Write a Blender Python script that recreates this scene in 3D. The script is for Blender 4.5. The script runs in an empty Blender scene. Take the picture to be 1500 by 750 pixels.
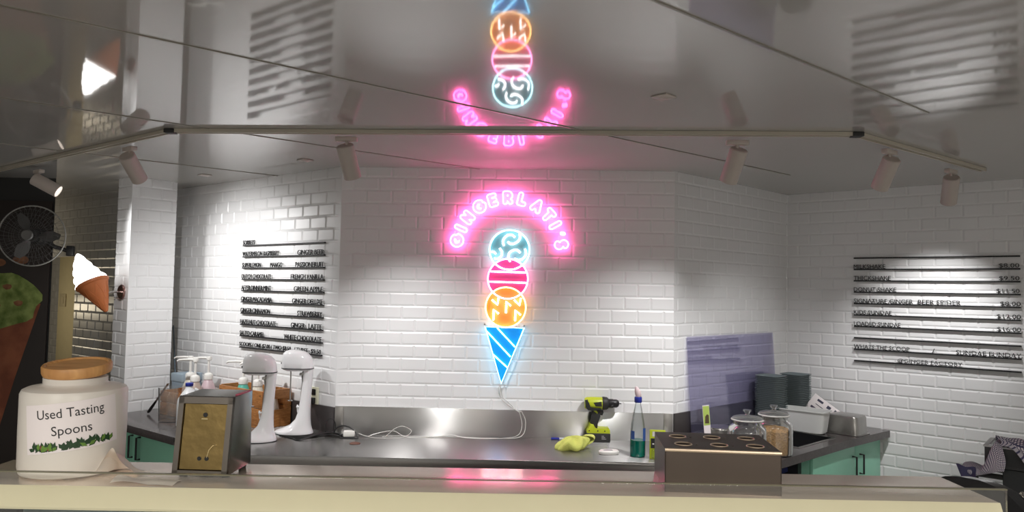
import bpy, bmesh, math, random
import numpy as np
from mathutils import Vector, Matrix
random.seed(7)
PI = math.pi
sc = bpy.context.scene
C = sc.collection

# ------------------------------------------------------------------ camera
PITCH, ROLL, CAMZ = math.radians(2.67239), math.radians(1.05365), 1.75
cd = bpy.data.cameras.new('camera')
cam = bpy.data.objects.new('camera', cd)
C.objects.link(cam)
cd.sensor_width = 36.0
cd.lens = 1074.4835 / 1500 * 36
cd.clip_start = 0.05
_f = Vector((0, math.cos(PITCH), math.sin(PITCH)))
_u0 = Vector((0, -math.sin(PITCH), math.cos(PITCH)))
_x0 = Vector((1, 0, 0))
_x = math.cos(ROLL) * _x0 + math.sin(ROLL) * _u0
_u = -math.sin(ROLL) * _x0 + math.cos(ROLL) * _u0
M = Matrix.Identity(4)
for i in range(3):
    M[i][0], M[i][1], M[i][2] = _x[i], _u[i], -_f[i]
M[2][3] = CAMZ
cam.matrix_world = M
sc.camera = cam

# ------------------------------------------------------------------ world, exposure, mall light
W = bpy.data.worlds.new('world')
sc.world = W
W.use_nodes = True
W.node_tree.nodes['Background'].inputs[0].default_value = (1.0, 0.95, 0.88, 1)
W.node_tree.nodes['Background'].inputs[1].default_value = 0.48
sc.view_settings.view_transform = 'Standard'
sc.view_settings.look = 'None'
sc.view_settings.exposure = 0.0
sc.view_settings.gamma = 1.0
sc.view_settings.use_curve_mapping = False

SPOT_W = 72.0          # power of one track spotlight
NEON = 1.0             # scale of the neon tubes


def area_light(name, loc, rot, sx, sy, power, col):
    l = bpy.data.lights.new(name, 'AREA')
    l.shape = 'RECTANGLE'
    l.size, l.size_y, l.energy, l.color = sx, sy, power, col
    o = bpy.data.objects.new(name, l)
    o.location, o.rotation_euler = loc, rot
    C.objects.link(o)
    return o


# daylight-white panels in the mall ceiling behind the viewer
area_light('mall_panel_light', (-1.6, -2.6, 3.3), (math.radians(28), 0, 0), 1.6, 1.2, 150, (1.0, 0.95, 0.86))
area_light('mall_panel_light', (1.8, -2.6, 3.3), (math.radians(28), 0, 0), 1.6, 1.2, 150, (1.0, 0.95, 0.86))


# small downlights in the mall ceiling
for _x_ in (-2.45, 2.40):
    _l = bpy.data.lights.new('mall_downlight', 'POINT')
    _l.energy, _l.color, _l.shadow_soft_size = 130, (1.0, 0.97, 0.93), 0.09
    _o = bpy.data.objects.new('mall_downlight', _l)
    _o.location = (_x_, -1.2, 3.2)
    C.objects.link(_o)


# ------------------------------------------------------------------ materials
def nt(name):
    m = bpy.data.materials.new(name)
    m.use_nodes = True
    return m, m.node_tree.nodes, m.node_tree.links, m.node_tree.nodes['Principled BSDF']


def P(name, col, rough=0.5, metal=0.0, var=0.06, scale=18.0, bump=0.0, bscale=60.0, aniso=None, **kw):
    m, n, l, b = nt(name)
    tc = n.new('ShaderNodeTexCoord')
    no = n.new('ShaderNodeTexNoise')
    no.inputs['Scale'].default_value = scale
    no.inputs['Detail'].default_value = 4
    l.new(tc.outputs['Object'], no.inputs['Vector'])
    mx = n.new('ShaderNodeMix')
    mx.data_type = 'RGBA'
    a = [max(0, c * (1 - var)) for c in col] + [1]
    d = [min(1, c * (1 + var)) for c in col] + [1]
    mx.inputs['A'].default_value, mx.inputs['B'].default_value = a, d
    l.new(no.outputs['Fac'], mx.inputs['Factor'])
    l.new(mx.outputs['Result'], b.inputs['Base Color'])
    b.inputs['Roughness'].default_value = rough
    b.inputs['Metallic'].default_value = metal
    for k, v in kw.items():
        k = k.replace('_', ' ')
        if k == 'Emission Color':
            v = tuple(v) + (1,)
        b.inputs[k].default_value = v
    if bump:
        n2 = n.new('ShaderNodeTexNoise')
        n2.inputs['Scale'].default_value = bscale
        n2.inputs['Detail'].default_value = 3
        l.new(tc.outputs['Object'], n2.inputs['Vector'])
        bp = n.new('ShaderNodeBump')
        bp.inputs['Strength'].default_value = bump
        bp.inputs['Distance'].default_value = 0.01
        l.new(n2.outputs['Fac'], bp.inputs['Height'])
        l.new(bp.outputs['Normal'], b.inputs['Normal'])
    if aniso:
        amt, vec = aniso
        b.inputs['Anisotropic'].default_value = amt
        v = n.new('ShaderNodeCombineXYZ')
        for i in range(3):
            v.inputs[i].default_value = vec[i]
        l.new(v.outputs[0], b.inputs['Tangent'])
    return m


def clear(name, tint=(1, 1, 1), gloss=0.06, rough=0.02, edge=0.5, diff=0.0, dcol=(1, 1, 1)):
    """thin clear sheet: tinted see-through plus a view-angle sheen and a little haze"""
    m = bpy.data.materials.new(name)
    m.use_nodes = True
    n, l = m.node_tree.nodes, m.node_tree.links
    n.clear()
    out = n.new('ShaderNodeOutputMaterial')
    t = n.new('ShaderNodeBsdfTransparent')
    t.inputs[0].default_value = tuple(tint) + (1,)
    g = n.new('ShaderNodeBsdfGlossy')
    g.inputs['Roughness'].default_value = rough
    lw = n.new('ShaderNodeLayerWeight')
    lw.inputs['Blend'].default_value = 0.25
    mr = n.new('ShaderNodeMapRange')
    mr.inputs['To Min'].default_value = gloss
    mr.inputs['To Max'].default_value = edge
    l.new(lw.outputs['Fresnel'], mr.inputs['Value'])
    mx = n.new('ShaderNodeMixShader')
    l.new(mr.outputs[0], mx.inputs[0])
    l.new(t.outputs[0], mx.inputs[1])
    l.new(g.outputs[0], mx.inputs[2])
    last = mx
    if diff:
        d = n.new('ShaderNodeBsdfDiffuse')
        no = n.new('ShaderNodeTexNoise')
        no.inputs['Scale'].default_value = 30
        mc = n.new('ShaderNodeMix')
        mc.data_type = 'RGBA'
        mc.inputs['A'].default_value = tuple(c * 0.93 for c in dcol) + (1,)
        mc.inputs['B'].default_value = tuple(min(1, c * 1.07) for c in dcol) + (1,)
        l.new(no.outputs['Fac'], mc.inputs['Factor'])
        l.new(mc.outputs['Result'], d.inputs[0])
        m2 = n.new('ShaderNodeMixShader')
        m2.inputs[0].default_value = diff
        l.new(mx.outputs[0], m2.inputs[1])
        l.new(d.outputs[0], m2.inputs[2])
        last = m2
    l.new(last.outputs[0], out.inputs[0])
    return m


def emit(name, col, strength):
    m, n, l, b = nt(name)
    b.inputs['Base Color'].default_value = (0.8, 0.8, 0.8, 1)
    b.inputs['Emission Color'].default_value = tuple(col) + (1,)
    b.inputs['Emission Strength'].default_value = strength
    return m


def wood(name, c1, c2, scale=14, axis=(1, 1, 6), rough=0.45):
    m, n, l, b = nt(name)
    tc = n.new('ShaderNodeTexCoord')
    mp = n.new('ShaderNodeMapping')
    mp.inputs['Scale'].default_value = axis
    no = n.new('ShaderNodeTexNoise')
    no.inputs['Scale'].default_value = scale
    no.inputs['Detail'].default_value = 6
    no.inputs['Distortion'].default_value = 0.8
    cr = n.new('ShaderNodeValToRGB')
    cr.color_ramp.elements[0].position, cr.color_ramp.elements[1].position = 0.35, 0.68
    cr.color_ramp.elements[0].color = tuple(c1) + (1,)
    cr.color_ramp.elements[1].color = tuple(c2) + (1,)
    l.new(tc.outputs['Object'], mp.inputs[0])
    l.new(mp.outputs[0], no.inputs['Vector'])
    l.new(no.outputs['Fac'], cr.inputs[0])
    l.new(cr.outputs[0], b.inputs['Base Color'])
    b.inputs['Roughness'].default_value = rough
    return m


m_tile = P('white_glazed_tile', (0.79, 0.79, 0.80), 0.34, var=0.03, scale=3)
m_ceil = P('grey_gloss_ceiling_panel', (0.46, 0.445, 0.425), 0.045, var=0.02, scale=1.5, bump=0.02, bscale=5, IOR=1.85)
m_seam = P('ceiling_joint_strip', (0.30, 0.28, 0.24), 0.35, metal=0.3)
m_floor = P('grey_floor', (0.34, 0.33, 0.31), 0.45, scale=4)
m_track = P('cream_track', (0.50, 0.46, 0.38), 0.4)
m_can = P('white_spot_can', (0.55, 0.49, 0.45), 0.5)
m_lens = emit('spot_lens', (1.0, 0.97, 0.92), 6)
m_black = P('black_satin', (0.012, 0.012, 0.013), 0.4)
m_rail = P('black_matte_rail', (0.010, 0.010, 0.012), 0.55)
m_ssh = P('brushed_steel_top', (0.40, 0.39, 0.385), 0.27, 1, var=0.05, scale=6, aniso=(0.98, (0, 1, 0)))
m_ssv = P('brushed_steel_upright', (0.66, 0.655, 0.65), 0.30, 1, var=0.06, scale=5, aniso=(0.97, (0, 0, 1)))
m_steel = P('polished_steel', (0.55, 0.54, 0.53), 0.2, 1)
m_steel2 = P('dull_steel', (0.42, 0.41, 0.395), 0.32, 1, var=0.1, scale=25)
m_shelf = P('shelf_steel', (0.94, 0.81, 0.69), 0.18, 0.62, var=0.04, scale=6, aniso=(0.96, (0, 1, 0)))
m_cream = P('cream_enamel', (0.80, 0.735, 0.52), 0.15, var=0.04)
m_cheek = P('gloss_black_panel', (0.014, 0.016, 0.02), 0.12)
m_brown = P('dark_bronze_steel', (0.125, 0.10, 0.085), 0.36, 0.85, var=0.12, scale=10)
m_browntop = P('dark_brown_plate', (0.05, 0.036, 0.032), 0.35, 0.3, var=0.1)
m_brasspl = P('gold_plate', (0.22, 0.155, 0.06), 0.33, 0.9, var=0.25, scale=22, bump=0.12, bscale=30)
m_frame = P('steel_frame', (0.19, 0.17, 0.15), 0.28, 1, var=0.12)
m_dark = P('dark_laminate', (0.085, 0.075, 0.075), 0.2, var=0.25, scale=60)
m_darkup = P('dark_upstand', (0.05, 0.044, 0.044), 0.3, var=0.2)
m_mint = P('mint_green_door', (0.27, 0.60, 0.45), 0.4, var=0.03)
m_jar = P('white_glazed_canister', (0.74, 0.70, 0.65), 0.35, var=0.03, scale=5)
m_paper = P('white_paper', (0.83, 0.77, 0.78), 0.7, var=0.015)
m_ink = P('black_ink', (0.02, 0.02, 0.022), 0.7)
m_leafd = P('dark_green_leaf', (0.014, 0.05, 0.016), 0.5, var=0.5, scale=120)
m_leafl = P('light_green_leaf', (0.12, 0.24, 0.035), 0.5, var=0.4, scale=120)
m_leafr = P('red_flower', (0.22, 0.02, 0.03), 0.5)
m_oak = wood('honey_wood_lid', (0.48, 0.23, 0.075), (0.68, 0.37, 0.14), 10, (1, 9, 1))
m_crate = wood('stained_crate_wood', (0.30, 0.115, 0.03), (0.50, 0.22, 0.07), 12, (2, 2, 12))
m_white = P('white_enamel', (0.90, 0.90, 0.92), 0.16, var=0.01)
m_whitep = P('white_plastic', (0.80, 0.79, 0.76), 0.4, var=0.03)
m_milk = P('milky_plastic', (0.78, 0.80, 0.82), 0.35, var=0.03, Subsurface_Weight=0.0)
m_blue = P('blue_plastic', (0.015, 0.03, 0.30), 0.35)
m_tissue = P('white_tissue', (0.80, 0.73, 0.66), 0.85, var=0.02)
m_neonp = emit('neon_pink', (1.0, 0.075, 0.34), 21 * NEON)
m_neonpw = emit('neon_pink_light', (1.0, 0.22, 0.50), 11 * NEON)
m_neont = emit('neon_ice_teal', (0.45, 0.93, 1.0), 7 * NEON)
m_neono = emit('neon_warm_orange', (1.0, 0.50, 0.14), 9 * NEON)
m_neonb = emit('neon_sky_blue', (0.20, 0.68, 1.0), 8 * NEON)
m_neonw = emit('neon_white', (1.0, 0.97, 0.95), 7 * NEON)
m_pant = P('teal_backing', (0.16, 0.36, 0.41), 0.3)
m_panp = P('pink_backing', (0.60, 0.05, 0.20), 0.3)
m_pano = P('orange_backing', (0.85, 0.30, 0.06), 0.3)
m_panb = P('blue_backing', (0.01, 0.25, 0.62), 0.3)
m_wire = P('clear_wire', (0.62, 0.61, 0.58), 0.3)
m_cord = P('black_cord', (0.012, 0.012, 0.012), 0.5)
m_lime = P('lime_plastic', (0.50, 0.58, 0.02), 0.4, var=0.05)
m_char = P('charcoal_rubber', (0.022, 0.022, 0.022), 0.55)
m_cloth = P('yellow_green_cloth', (0.62, 0.66, 0.16), 0.95, var=0.15, scale=40, bump=0.5, bscale=160)
m_glass = clear('clear_glass', (0.90, 0.92, 0.92), 0.12, 0.04, 0.95, 0.05, (0.6, 0.6, 0.6))
m_pane = clear('case_glass', (0.985, 0.99, 0.98), 0.06, 0.02, 0.5)
m_bottle = clear('clear_bottle_plastic', (0.95, 0.98, 0.99), 0.06, 0.05, 0.7)
m_liq = P('teal_liquid', (0.0, 0.30, 0.22), 0.1, var=0.2, scale=60, Transmission_Weight=0.5, IOR=1.2)
m_oats = P('toasted_flakes', (0.46, 0.25, 0.08), 0.8, var=0.45, scale=90, bump=1.0, bscale=110)
m_oats2 = P('pale_crumbs', (0.30, 0.27, 0.24), 0.8, var=0.4, scale=80, bump=0.8, bscale=110)
m_acr = clear('violet_acrylic_sheet', (0.84, 0.83, 0.93), 0.04, 0.03, 0.5, 0.06, (0.45, 0.43, 0.62))
m_tray = clear('smoky_tray_plastic', (0.70, 0.82, 0.84), 0.05, 0.2, 0.6, 0.72, (0.25, 0.29, 0.30))
m_tub = P('white_tub', (0.78, 0.79, 0.78), 0.4, var=0.02)
m_sink = P('dark_sink', (0.02, 0.02, 0.022), 0.35)
m_screen = P('teal_grey_panel', (0.20, 0.30, 0.30), 0.35)
m_cone = P('waffle_cone_plastic', (0.50, 0.15, 0.045), 0.5, var=0.15, scale=30)
m_swirl = emit('lit_swirl', (1.0, 0.98, 0.95), 4.5)
m_navy = P('navy_check', (0.02, 0.022, 0.07), 0.9)


def board_mat(name, c1, c2, scale, rough=0.6):
    m, n, l, b = nt(name)
    tc = n.new('ShaderNodeTexCoord')
    no = n.new('ShaderNodeTexNoise')
    no.inputs['Scale'].default_value = scale
    no.inputs['Detail'].default_value = 5
    cr = n.new('ShaderNodeValToRGB')
    cr.color_ramp.elements[0].position, cr.color_ramp.elements[1].position = 0.38, 0.66
    cr.color_ramp.elements[0].color = tuple(c1) + (1,)
    cr.color_ramp.elements[1].color = tuple(c2) + (1,)
    l.new(tc.outputs['Object'], no.inputs['Vector'])
    l.new(no.outputs['Fac'], cr.inputs[0])
    l.new(cr.outputs[0], b.inputs['Base Color'])
    b.inputs['Roughness'].default_value = rough
    return m


def check_mat(name, base, line, scale):
    """woven tea-towel check from two wave bands in the cloth's own coordinates"""
    m, n, l, b = nt(name)
    tc = n.new('ShaderNodeTexCoord')
    ws = []
    for d in ('X', 'Y'):
        w = n.new('ShaderNodeTexWave')
        w.bands_direction = d
        w.inputs['Scale'].default_value = scale
        l.new(tc.outputs['UV'], w.inputs['Vector'])
        r = n.new('ShaderNodeMath')
        r.operation = 'GREATER_THAN'
        r.inputs[1].default_value = 0.78
        l.new(w.outputs['Fac'], r.inputs[0])
        ws.append(r)
    mxm = n.new('ShaderNodeMath')
    mxm.operation = 'MAXIMUM'
    l.new(ws[0].outputs[0], mxm.inputs[0])
    l.new(ws[1].outputs[0], mxm.inputs[1])
    mx = n.new('ShaderNodeMix')
    mx.data_type = 'RGBA'
    mx.inputs['A'].default_value = tuple(base) + (1,)
    mx.inputs['B'].default_value = tuple(line) + (1,)
    l.new(mxm.outputs[0], mx.inputs['Factor'])
    l.new(mx.outputs['Result'], b.inputs['Base Color'])
    b.inputs['Roughness'].default_value = 0.95
    return m


m_towel = check_mat('checked_cotton', (0.72, 0.68, 0.74), (0.07, 0.065, 0.14), 8)
m_towel2 = check_mat('dark_checked_cotton', (0.10, 0.10, 0.20), (0.03, 0.03, 0.08), 5)
m_waffle_art = board_mat('printed_waffle', (0.20, 0.055, 0.025), (0.34, 0.11, 0.05), 7)
m_gelato_art = board_mat('printed_pistachio', (0.10, 0.16, 0.025), (0.30, 0.38, 0.11), 14)
m_nut_art = board_mat('printed_nut', (0.18, 0.07, 0.03), (0.34, 0.15, 0.07), 20)


# ------------------------------------------------------------------ mesh helpers
def fin(name, bm, mat, parent=None, loc=(0, 0, 0), rot=(0, 0, 0), smooth=True, angle=38):
    me = bpy.data.meshes.new(name)
    bmesh.ops.remove_doubles(bm, verts=bm.verts, dist=1e-6)
    bmesh.ops.recalc_face_normals(bm, faces=bm.faces)
    bm.to_mesh(me)
    bm.free()
    mats = mat if isinstance(mat, (list, tuple)) else [mat]
    for m in mats:
        me.materials.append(m)
    if smooth:
        me.shade_smooth()
        me.set_sharp_from_angle(angle=math.radians(angle))
    o = bpy.data.objects.new(name, me)
    C.objects.link(o)
    o.location, o.rotation_euler = loc, rot
    if parent:
        o.parent = parent
    return o


def tag(o, label, cat, group=None):
    o['label'], o['category'] = label, cat
    if group:
        o['group'] = group
    return o


def struct(name, bm, mat, **k):
    o = fin(name, bm, mat, **k)
    o['kind'] = 'structure'
    return o


def thing(name, label, cat, loc=(0, 0, 0), rotz=0.0, group=None):
    o = bpy.data.objects.new(name, None)
    o.empty_display_size = 0.05
    C.objects.link(o)
    o.location, o.rotation_euler = loc, (0, 0, rotz)
    return tag(o, label, cat, group)


def copy_tree(o, parent=None):
    c = o.copy()
    C.objects.link(c)
    c.parent = parent
    for ch in list(o.children):
        copy_tree(ch, c)
    return c


def bm_new():
    return bmesh.new()


def box(bm, x0, x1, y0, y1, z0, z1, bevel=0.0, seg=2, mi=0, mtx=None):
    r = bmesh.ops.create_cube(bm, size=1.0)
    vs = r['verts']
    for v in vs:
        v.co = Vector((x0 + (v.co.x + .5) * (x1 - x0), y0 + (v.co.y + .5) * (y1 - y0), z0 + (v.co.z + .5) * (z1 - z0)))
    fs = list({f for v in vs for f in v.link_faces})
    for f in fs:
        f.material_index = mi
    if bevel:
        es = list({e for v in vs for e in v.link_edges})
        q = bmesh.ops.bevel(bm, geom=es, offset=bevel, segments=seg, affect='EDGES', profile=0.5)
        vs = list({v for f in q['faces'] for v in f.verts} | {v for v in vs if v.is_valid})
        for f in q['faces']:
            f.material_index = mi
    if mtx is not None:
        bmesh.ops.transform(bm, matrix=mtx, verts=vs)
    return vs


def ring_skin(bm, rings, cap0=True, cap1=True, closed=False, mi=0):
    n = len(rings[0])
    fs = []
    for a, b in zip(rings, rings[1:]):
        for i in range(n):
            fs.append(bm.faces.new((a[i], a[(i + 1) % n], b[(i + 1) % n], b[i])))
    if closed:
        a, b = rings[-1], rings[0]
        for i in range(n):
            fs.append(bm.faces.new((a[i], a[(i + 1) % n], b[(i + 1) % n], b[i])))
    else:
        if cap0:
            fs.append(bm.faces.new(rings[0][::-1]))
        if cap1:
            fs.append(bm.faces.new(rings[-1]))
    for f in fs:
        f.material_index = mi


def loft(bm, secs, n=28, cap0=True, cap1=True, mi=0):
    """secs: (cx, cy, z, rx, ry[, exponent])"""
    rings = []
    for s in secs:
        cx, cy, z, rx, ry = s[:5]
        e = s[5] if len(s) > 5 else 2.0
        r = []
        for i in range(n):
            a = 2 * PI * i / n
            c, d = math.cos(a), math.sin(a)
            r.append(bm.verts.new((cx + rx * math.copysign(abs(c) ** (2 / e), c), cy + ry * math.copysign(abs(d) ** (2 / e), d), z)))
        rings.append(r)
    ring_skin(bm, rings, cap0, cap1, mi=mi)
    return [v for r in rings for v in r]


def lathe(bm, prof, n=32, cx=0, cy=0, cap0=True, cap1=True, mi=0, mtx=None):
    vs = loft(bm, [(cx, cy, z, r, r) for r, z in prof], n, cap0, cap1, mi)
    if mtx is not None:
        bmesh.ops.transform(bm, matrix=mtx, verts=vs)
    return vs


def tube(bm, pts, r, n=8, closed=False, mi=0):
    pts = [Vector(p) for p in pts]
    k = len(pts)
    rad = r if isinstance(r, (list, tuple)) else [r] * k
    nrm = None
    rings = []
    for i in range(k):
        if closed:
            t = (pts[(i + 1) % k] - pts[i - 1])
        else:
            t = pts[min(i + 1, k - 1)] - pts[max(i - 1, 0)]
        if t.length < 1e-9:
            t = Vector((1, 0, 0))
        t.normalize()
        if nrm is None:
            nrm = t.orthogonal().normalized()
        nrm = (nrm - t * nrm.dot(t))
        if nrm.length < 1e-6:
            nrm = t.orthogonal()
        nrm.normalize()
        b = t.cross(nrm)
        rings.append([bm.verts.new(pts[i] + (nrm * math.cos(2 * PI * j / n) + b * math.sin(2 * PI * j / n)) * rad[i]) for j in range(n)])
    ring_skin(bm, rings, not closed, not closed, closed, mi)


def prism(bm, pts, y0, y1, bevel=0.0, mi=0, plane='xz'):
    def mk(p, d):
        return {'xz': (p[0], d, p[1]), 'xy': (p[0], p[1], d), 'yz': (d, p[0], p[1])}[plane]
    a = [bm.verts.new(mk(p, y0)) for p in pts]
    b = [bm.verts.new(mk(p, y1)) for p in pts]
    n = len(pts)
    fs = [bm.faces.new(a), bm.faces.new(b[::-1])]
    for i in range(n):
        fs.append(bm.faces.new((a[i], b[i], b[(i + 1) % n], a[(i + 1) % n])))
    for f in fs:
        f.material_index = mi
    if bevel:
        es = [e for f in fs[:2] for e in f.edges]
        q = bmesh.ops.bevel(bm, geom=es, offset=bevel, segments=2, affect='EDGES', profile=0.5)
        for f in q['faces']:
            f.material_index = mi


def spline(pts, k=8, closed=False):
    p = [Vector(q) for q in pts]
    n = len(p)
    out = []
    rng = range(n if closed else n - 1)
    for i in rng:
        if closed:
            a, b, c, d = p[i - 1], p[i], p[(i + 1) % n], p[(i + 2) % n]
        else:
            a, b, c, d = p[max(i - 1, 0)], p[i], p[i + 1], p[min(i + 2, n - 1)]
        for j in range(k):
            t = j / k
            out.append(0.5 * ((2 * b) + (c - a) * t + (2 * a - 5 * b + 4 * c - d) * t * t + (3 * b - a - 3 * c + d) * t ** 3))
    if not closed:
        out.append(p[-1])
    return out


def text_mesh(body, extrude=0.0, spacing=1.0):
    cu = bpy.data.curves.new('lettering', 'FONT')
    cu.body = body
    cu.extrude = extrude
    cu.space_character = spacing
    cu.resolution_u = 3
    o = bpy.data.objects.new('lettering', cu)
    C.objects.link(o)
    bpy.context.view_layer.update()
    dg = bpy.context.evaluated_depsgraph_get()
    me = bpy.data.meshes.new_from_object(o.evaluated_get(dg))
    bpy.data.objects.remove(o)
    bm = bmesh.new()
    bm.from_mesh(me)
    bpy.data.meshes.remove(me)
    return bm


def fit_text(bm, x0, x1, z0, z1, y):
    """fit flat text (xy) into the box x0..x1, z0..z1 of a local xz plane facing -y"""
    xs = [v.co.x for v in bm.verts]
    ys = [v.co.y for v in bm.verts]
    ax, bx, ay, by = min(xs), max(xs), min(ys), max(ys)
    for v in bm.verts:
        v.co = Vector((x0 + (v.co.x - ax) / (bx - ax) * (x1 - x0), y - v.co.z, z0 + (v.co.y - ay) / (by - ay) * (z1 - z0)))


# ------------------------------------------------------------------ plan of the kiosk
CEIL = 2.4607
A, B, CC = Vector((-1.0136, 4.315)), Vector((0.944, 4.26)), Vector((1.943, 5.178))
dB = (B - A).normalized()
dC = (CC - B).normalized()
dR = (Vector((3.006, 4.291)) - CC).normalized()
dL = Vector((-0.7915, 0.6113)).normalized()
nB, nC, nR = Vector((dB.y, -dB.x)), Vector((dC.y, -dC.x)), Vector((dR.y, -dR.x))
nL = Vector((-dL.y, dL.x))
nL = nL if nL.y < 0 else -nL
ROW, TW, Z0 = 0.0755, 0.1525, 2.4016      # tile course, tile length, one joint height


def frame(P0, d, n):
    """matrix taking (u, out, z) to the world for a wall starting at P0"""
    m = Matrix.Identity(4)
    m[0][0], m[1][0] = d.x, d.y
    m[0][1], m[1][1] = n.x, n.y
    m[0][3], m[1][3] = P0.x, P0.y
    return m


def tile_wall(name, P0, d, n, L, z0, z1, phase=0.07, thick=0.09, back=True):
    bm = bm_new()
    mt = frame(P0, d, n)
    def q(pts):
        bm.faces.new([bm.verts.new(mt @ Vector(p)) for p in pts])
    k0 = math.floor((z0 - Z0) / ROW)
    k1 = math.ceil((z1 - Z0) / ROW)
    BV, DP = 0.0100, 0.0034
    for k in range(k0, k1):
        za, zb = Z0 + k * ROW, Z0 + (k + 1) * ROW
        off = phase + (TW / 2 if k % 2 == 0 else 0)
        j = math.floor((0 - off) / TW)
        while off + j * TW < L:
            ua, ub = off + j * TW, off + (j + 1) * TW
            j += 1
            o = [max(0, ua), min(L, ub), max(z0, za), min(z1, zb)]
            i = [min(max(o[0], ua + BV), o[1]), max(min(o[1], ub - BV), o[0]), min(max(o[2], za + BV), o[3]), max(min(o[3], zb - .009), o[2])]
            if o[1] - o[0] < 1e-4 or o[3] - o[2] < 1e-4:
                continue
            O = [(o[0], -DP, o[2]), (o[1], -DP, o[2]), (o[1], -DP, o[3]), (o[0], -DP, o[3])]
            I = [(i[0], 0, i[2]), (i[1], 0, i[2]), (i[1], 0, i[3]), (i[0], 0, i[3])]
            # an uncut edge slopes back, a cut edge stays flush
            if ua < 0: O[0] = (o[0], 0, o[2]); O[3] = (o[0], 0, o[3]); I[0] = (o[0], 0, i[2]); I[3] = (o[0], 0, i[3])
            if i[1] > i[0] and i[3] > i[2]:
                q(I)
            for e in range(4):
                f = (e + 1) % 4
                if (Vector(O[e]) - Vector(O[f])).length > 1e-5 and (Vector(O[e]) - Vector(I[e])).length + (Vector(O[f]) - Vector(I[f])).length > 1e-5:
                    try:
                        q([O[e], O[f], I[f], I[e]])
                    except Exception:
                        pass
    if back:
        box(bm, 0.012 if 'pier' in name else 0, L, -thick, -DP - 0.001, z0, z1, mtx=mt)
    me = bpy.data.meshes.new(name)
    bm.normal_update()
    c = mt @ Vector((0, 1, 0)) - mt @ Vector((0, 0, 0))
    for f in bm.faces:
        if len(f.verts) == 4 and f.calc_area() < 0.05 and f.normal.dot(c) < -0.3:
            f.normal_flip()
    bm.to_mesh(me)
    bm.free()
    me.materials.append(m_tile)
    o = bpy.data.objects.new(name, me)
    C.objects.link(o)
    o['kind'] = 'structure'
    return o


LB, LC = (B - A).length, (CC - B).length
tile_wall('wall_back', A, dB, nB, LB, 0.0, CEIL, 0.0708)
tile_wall('wall_left', A, dL, nL, 3.62, 0.0, CEIL, 0.06)
tile_wall('wall_back_right', B, dC, nC, LC, 0.0, CEIL, 0.1126)
tile_wall('wall_right', CC, dR, nR, 2.6, 0.0, CEIL, 0.08)
# wall over the doorway, the lit passage wall behind it and the doorway's far side
tile_wall('wall_doorway_head', A + dL * 3.62, dL, nL, 1.5, 1.985, CEIL, 0.02)
tile_wall('wall_passage', A + dL * 3.3 - nL * 0.55, dL, nL, 3.2, 0.0, CEIL, 0.05)
# free standing pier: nose face towards the room's left, flank towards the counter
F0 = Vector((-2.54, 4.87))
PW, PD = 0.20, 0.307
tile_wall('wall_pier_flank', F0, -nL, Vector((dL.x, dL.y)) * -1, PD, 0.0, CEIL, 0.05, thick=PW * .5)
tile_wall('wall_pier_nose', F0, dL, nL, PW, 0.0, CEIL, 0.075, thick=PD * .9)

bm = bm_new()
box(bm, -6.2, 5.2, -0.7, 8.3, CEIL, CEIL + 0.06)
struct('ceiling', bm, m_ceil, smooth=False)
bm = bm_new()
box(bm, -7.5, 7, -5, 8.5, -0.05, 0.0)
struct('floor', bm, m_floor, smooth=False)
# ceiling panel joints, running parallel to the back-right wall
sd = Vector((0.771, 0.637)).normalized()
sn = Vector((-sd.y, sd.x))
for i, off in enumerate((1.137, 2.28, 3.44, 4.6)):
    p0 = sn * off + sd * -0.6
    bm = bm_new()
    Lm = 4.6 if i else 3.6
    if i == 3: Lm = 2.6
    if i == 2: Lm = 3.4
    mt = frame(p0, sd, sn)
    box(bm, 0.4 if i > 1 else 0, Lm, -0.004, 0.004, CEIL - 0.003, CEIL + 0.002, mtx=mt)
    struct('trim_%d' % (i + 1), bm, m_seam, smooth=False)
# dark walls that close the shop on the far left
bm = bm_new()
prism(bm, [(-6.0, 5.02), (-3.145, 5.02), (-3.23, 5.12), (-6.0, 5.12)], 0, CEIL, plane='xy')
struct('wall_mural', bm, m_char, smooth=False)
bm = bm_new()
box(bm, -6.1, -6.0, 1.0, 8.2, 0, CEIL)
struct('wall_far_left', bm, m_char, smooth=False)
bm = bm_new()
box(bm, -6.0, -2.0, 8.2, 8.3, 0, CEIL)
struct('wall_far_back', bm, m_char, smooth=False)

# cream door standing in the passage doorway
dq = A + dL * 4.5 - nL * 0.35
bm = bm_new()
mt = frame(dq, dL, nL)
box(bm, -0.10, 0.395, -0.05, 0.0, 0.0, 2.2, 0.004, mtx=mt)
door = struct('door_1', bm, P('cream_door', (0.62, 0.55, 0.36), 0.5))
bm = bm_new()
box(bm, 0.19, 0.33, 0.0, 0.012, 1.50, 1.63, 0.003, mtx=mt)
box(bm, 0.23, 0.29, 0.012, 0.018, 1.53, 1.60, 0.002, mtx=mt)
fin('lock_plate', bm, P('cream_plastic', (0.50, 0.44, 0.30), 0.4), door)
pl = bpy.data.lights.new('passage_lamp', 'POINT')
pl.energy, pl.color, pl.shadow_soft_size = 9, (1.0, 0.86, 0.62), 0.06
plo = bpy.data.objects.new('passage_lamp', pl)
_q = A + dL * 4.6 + nL * 0.5
plo.location = (_q.x, _q.y, 1.5)
C.objects.link(plo)

# ------------------------------------------------------------------ back counter, splashback, side counters
CT = 0.90
def poly_slab(bm, pts, z0, z1, bevel=0.0):
    prism(bm, pts, z0, z1, bevel, plane='xy')

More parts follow.
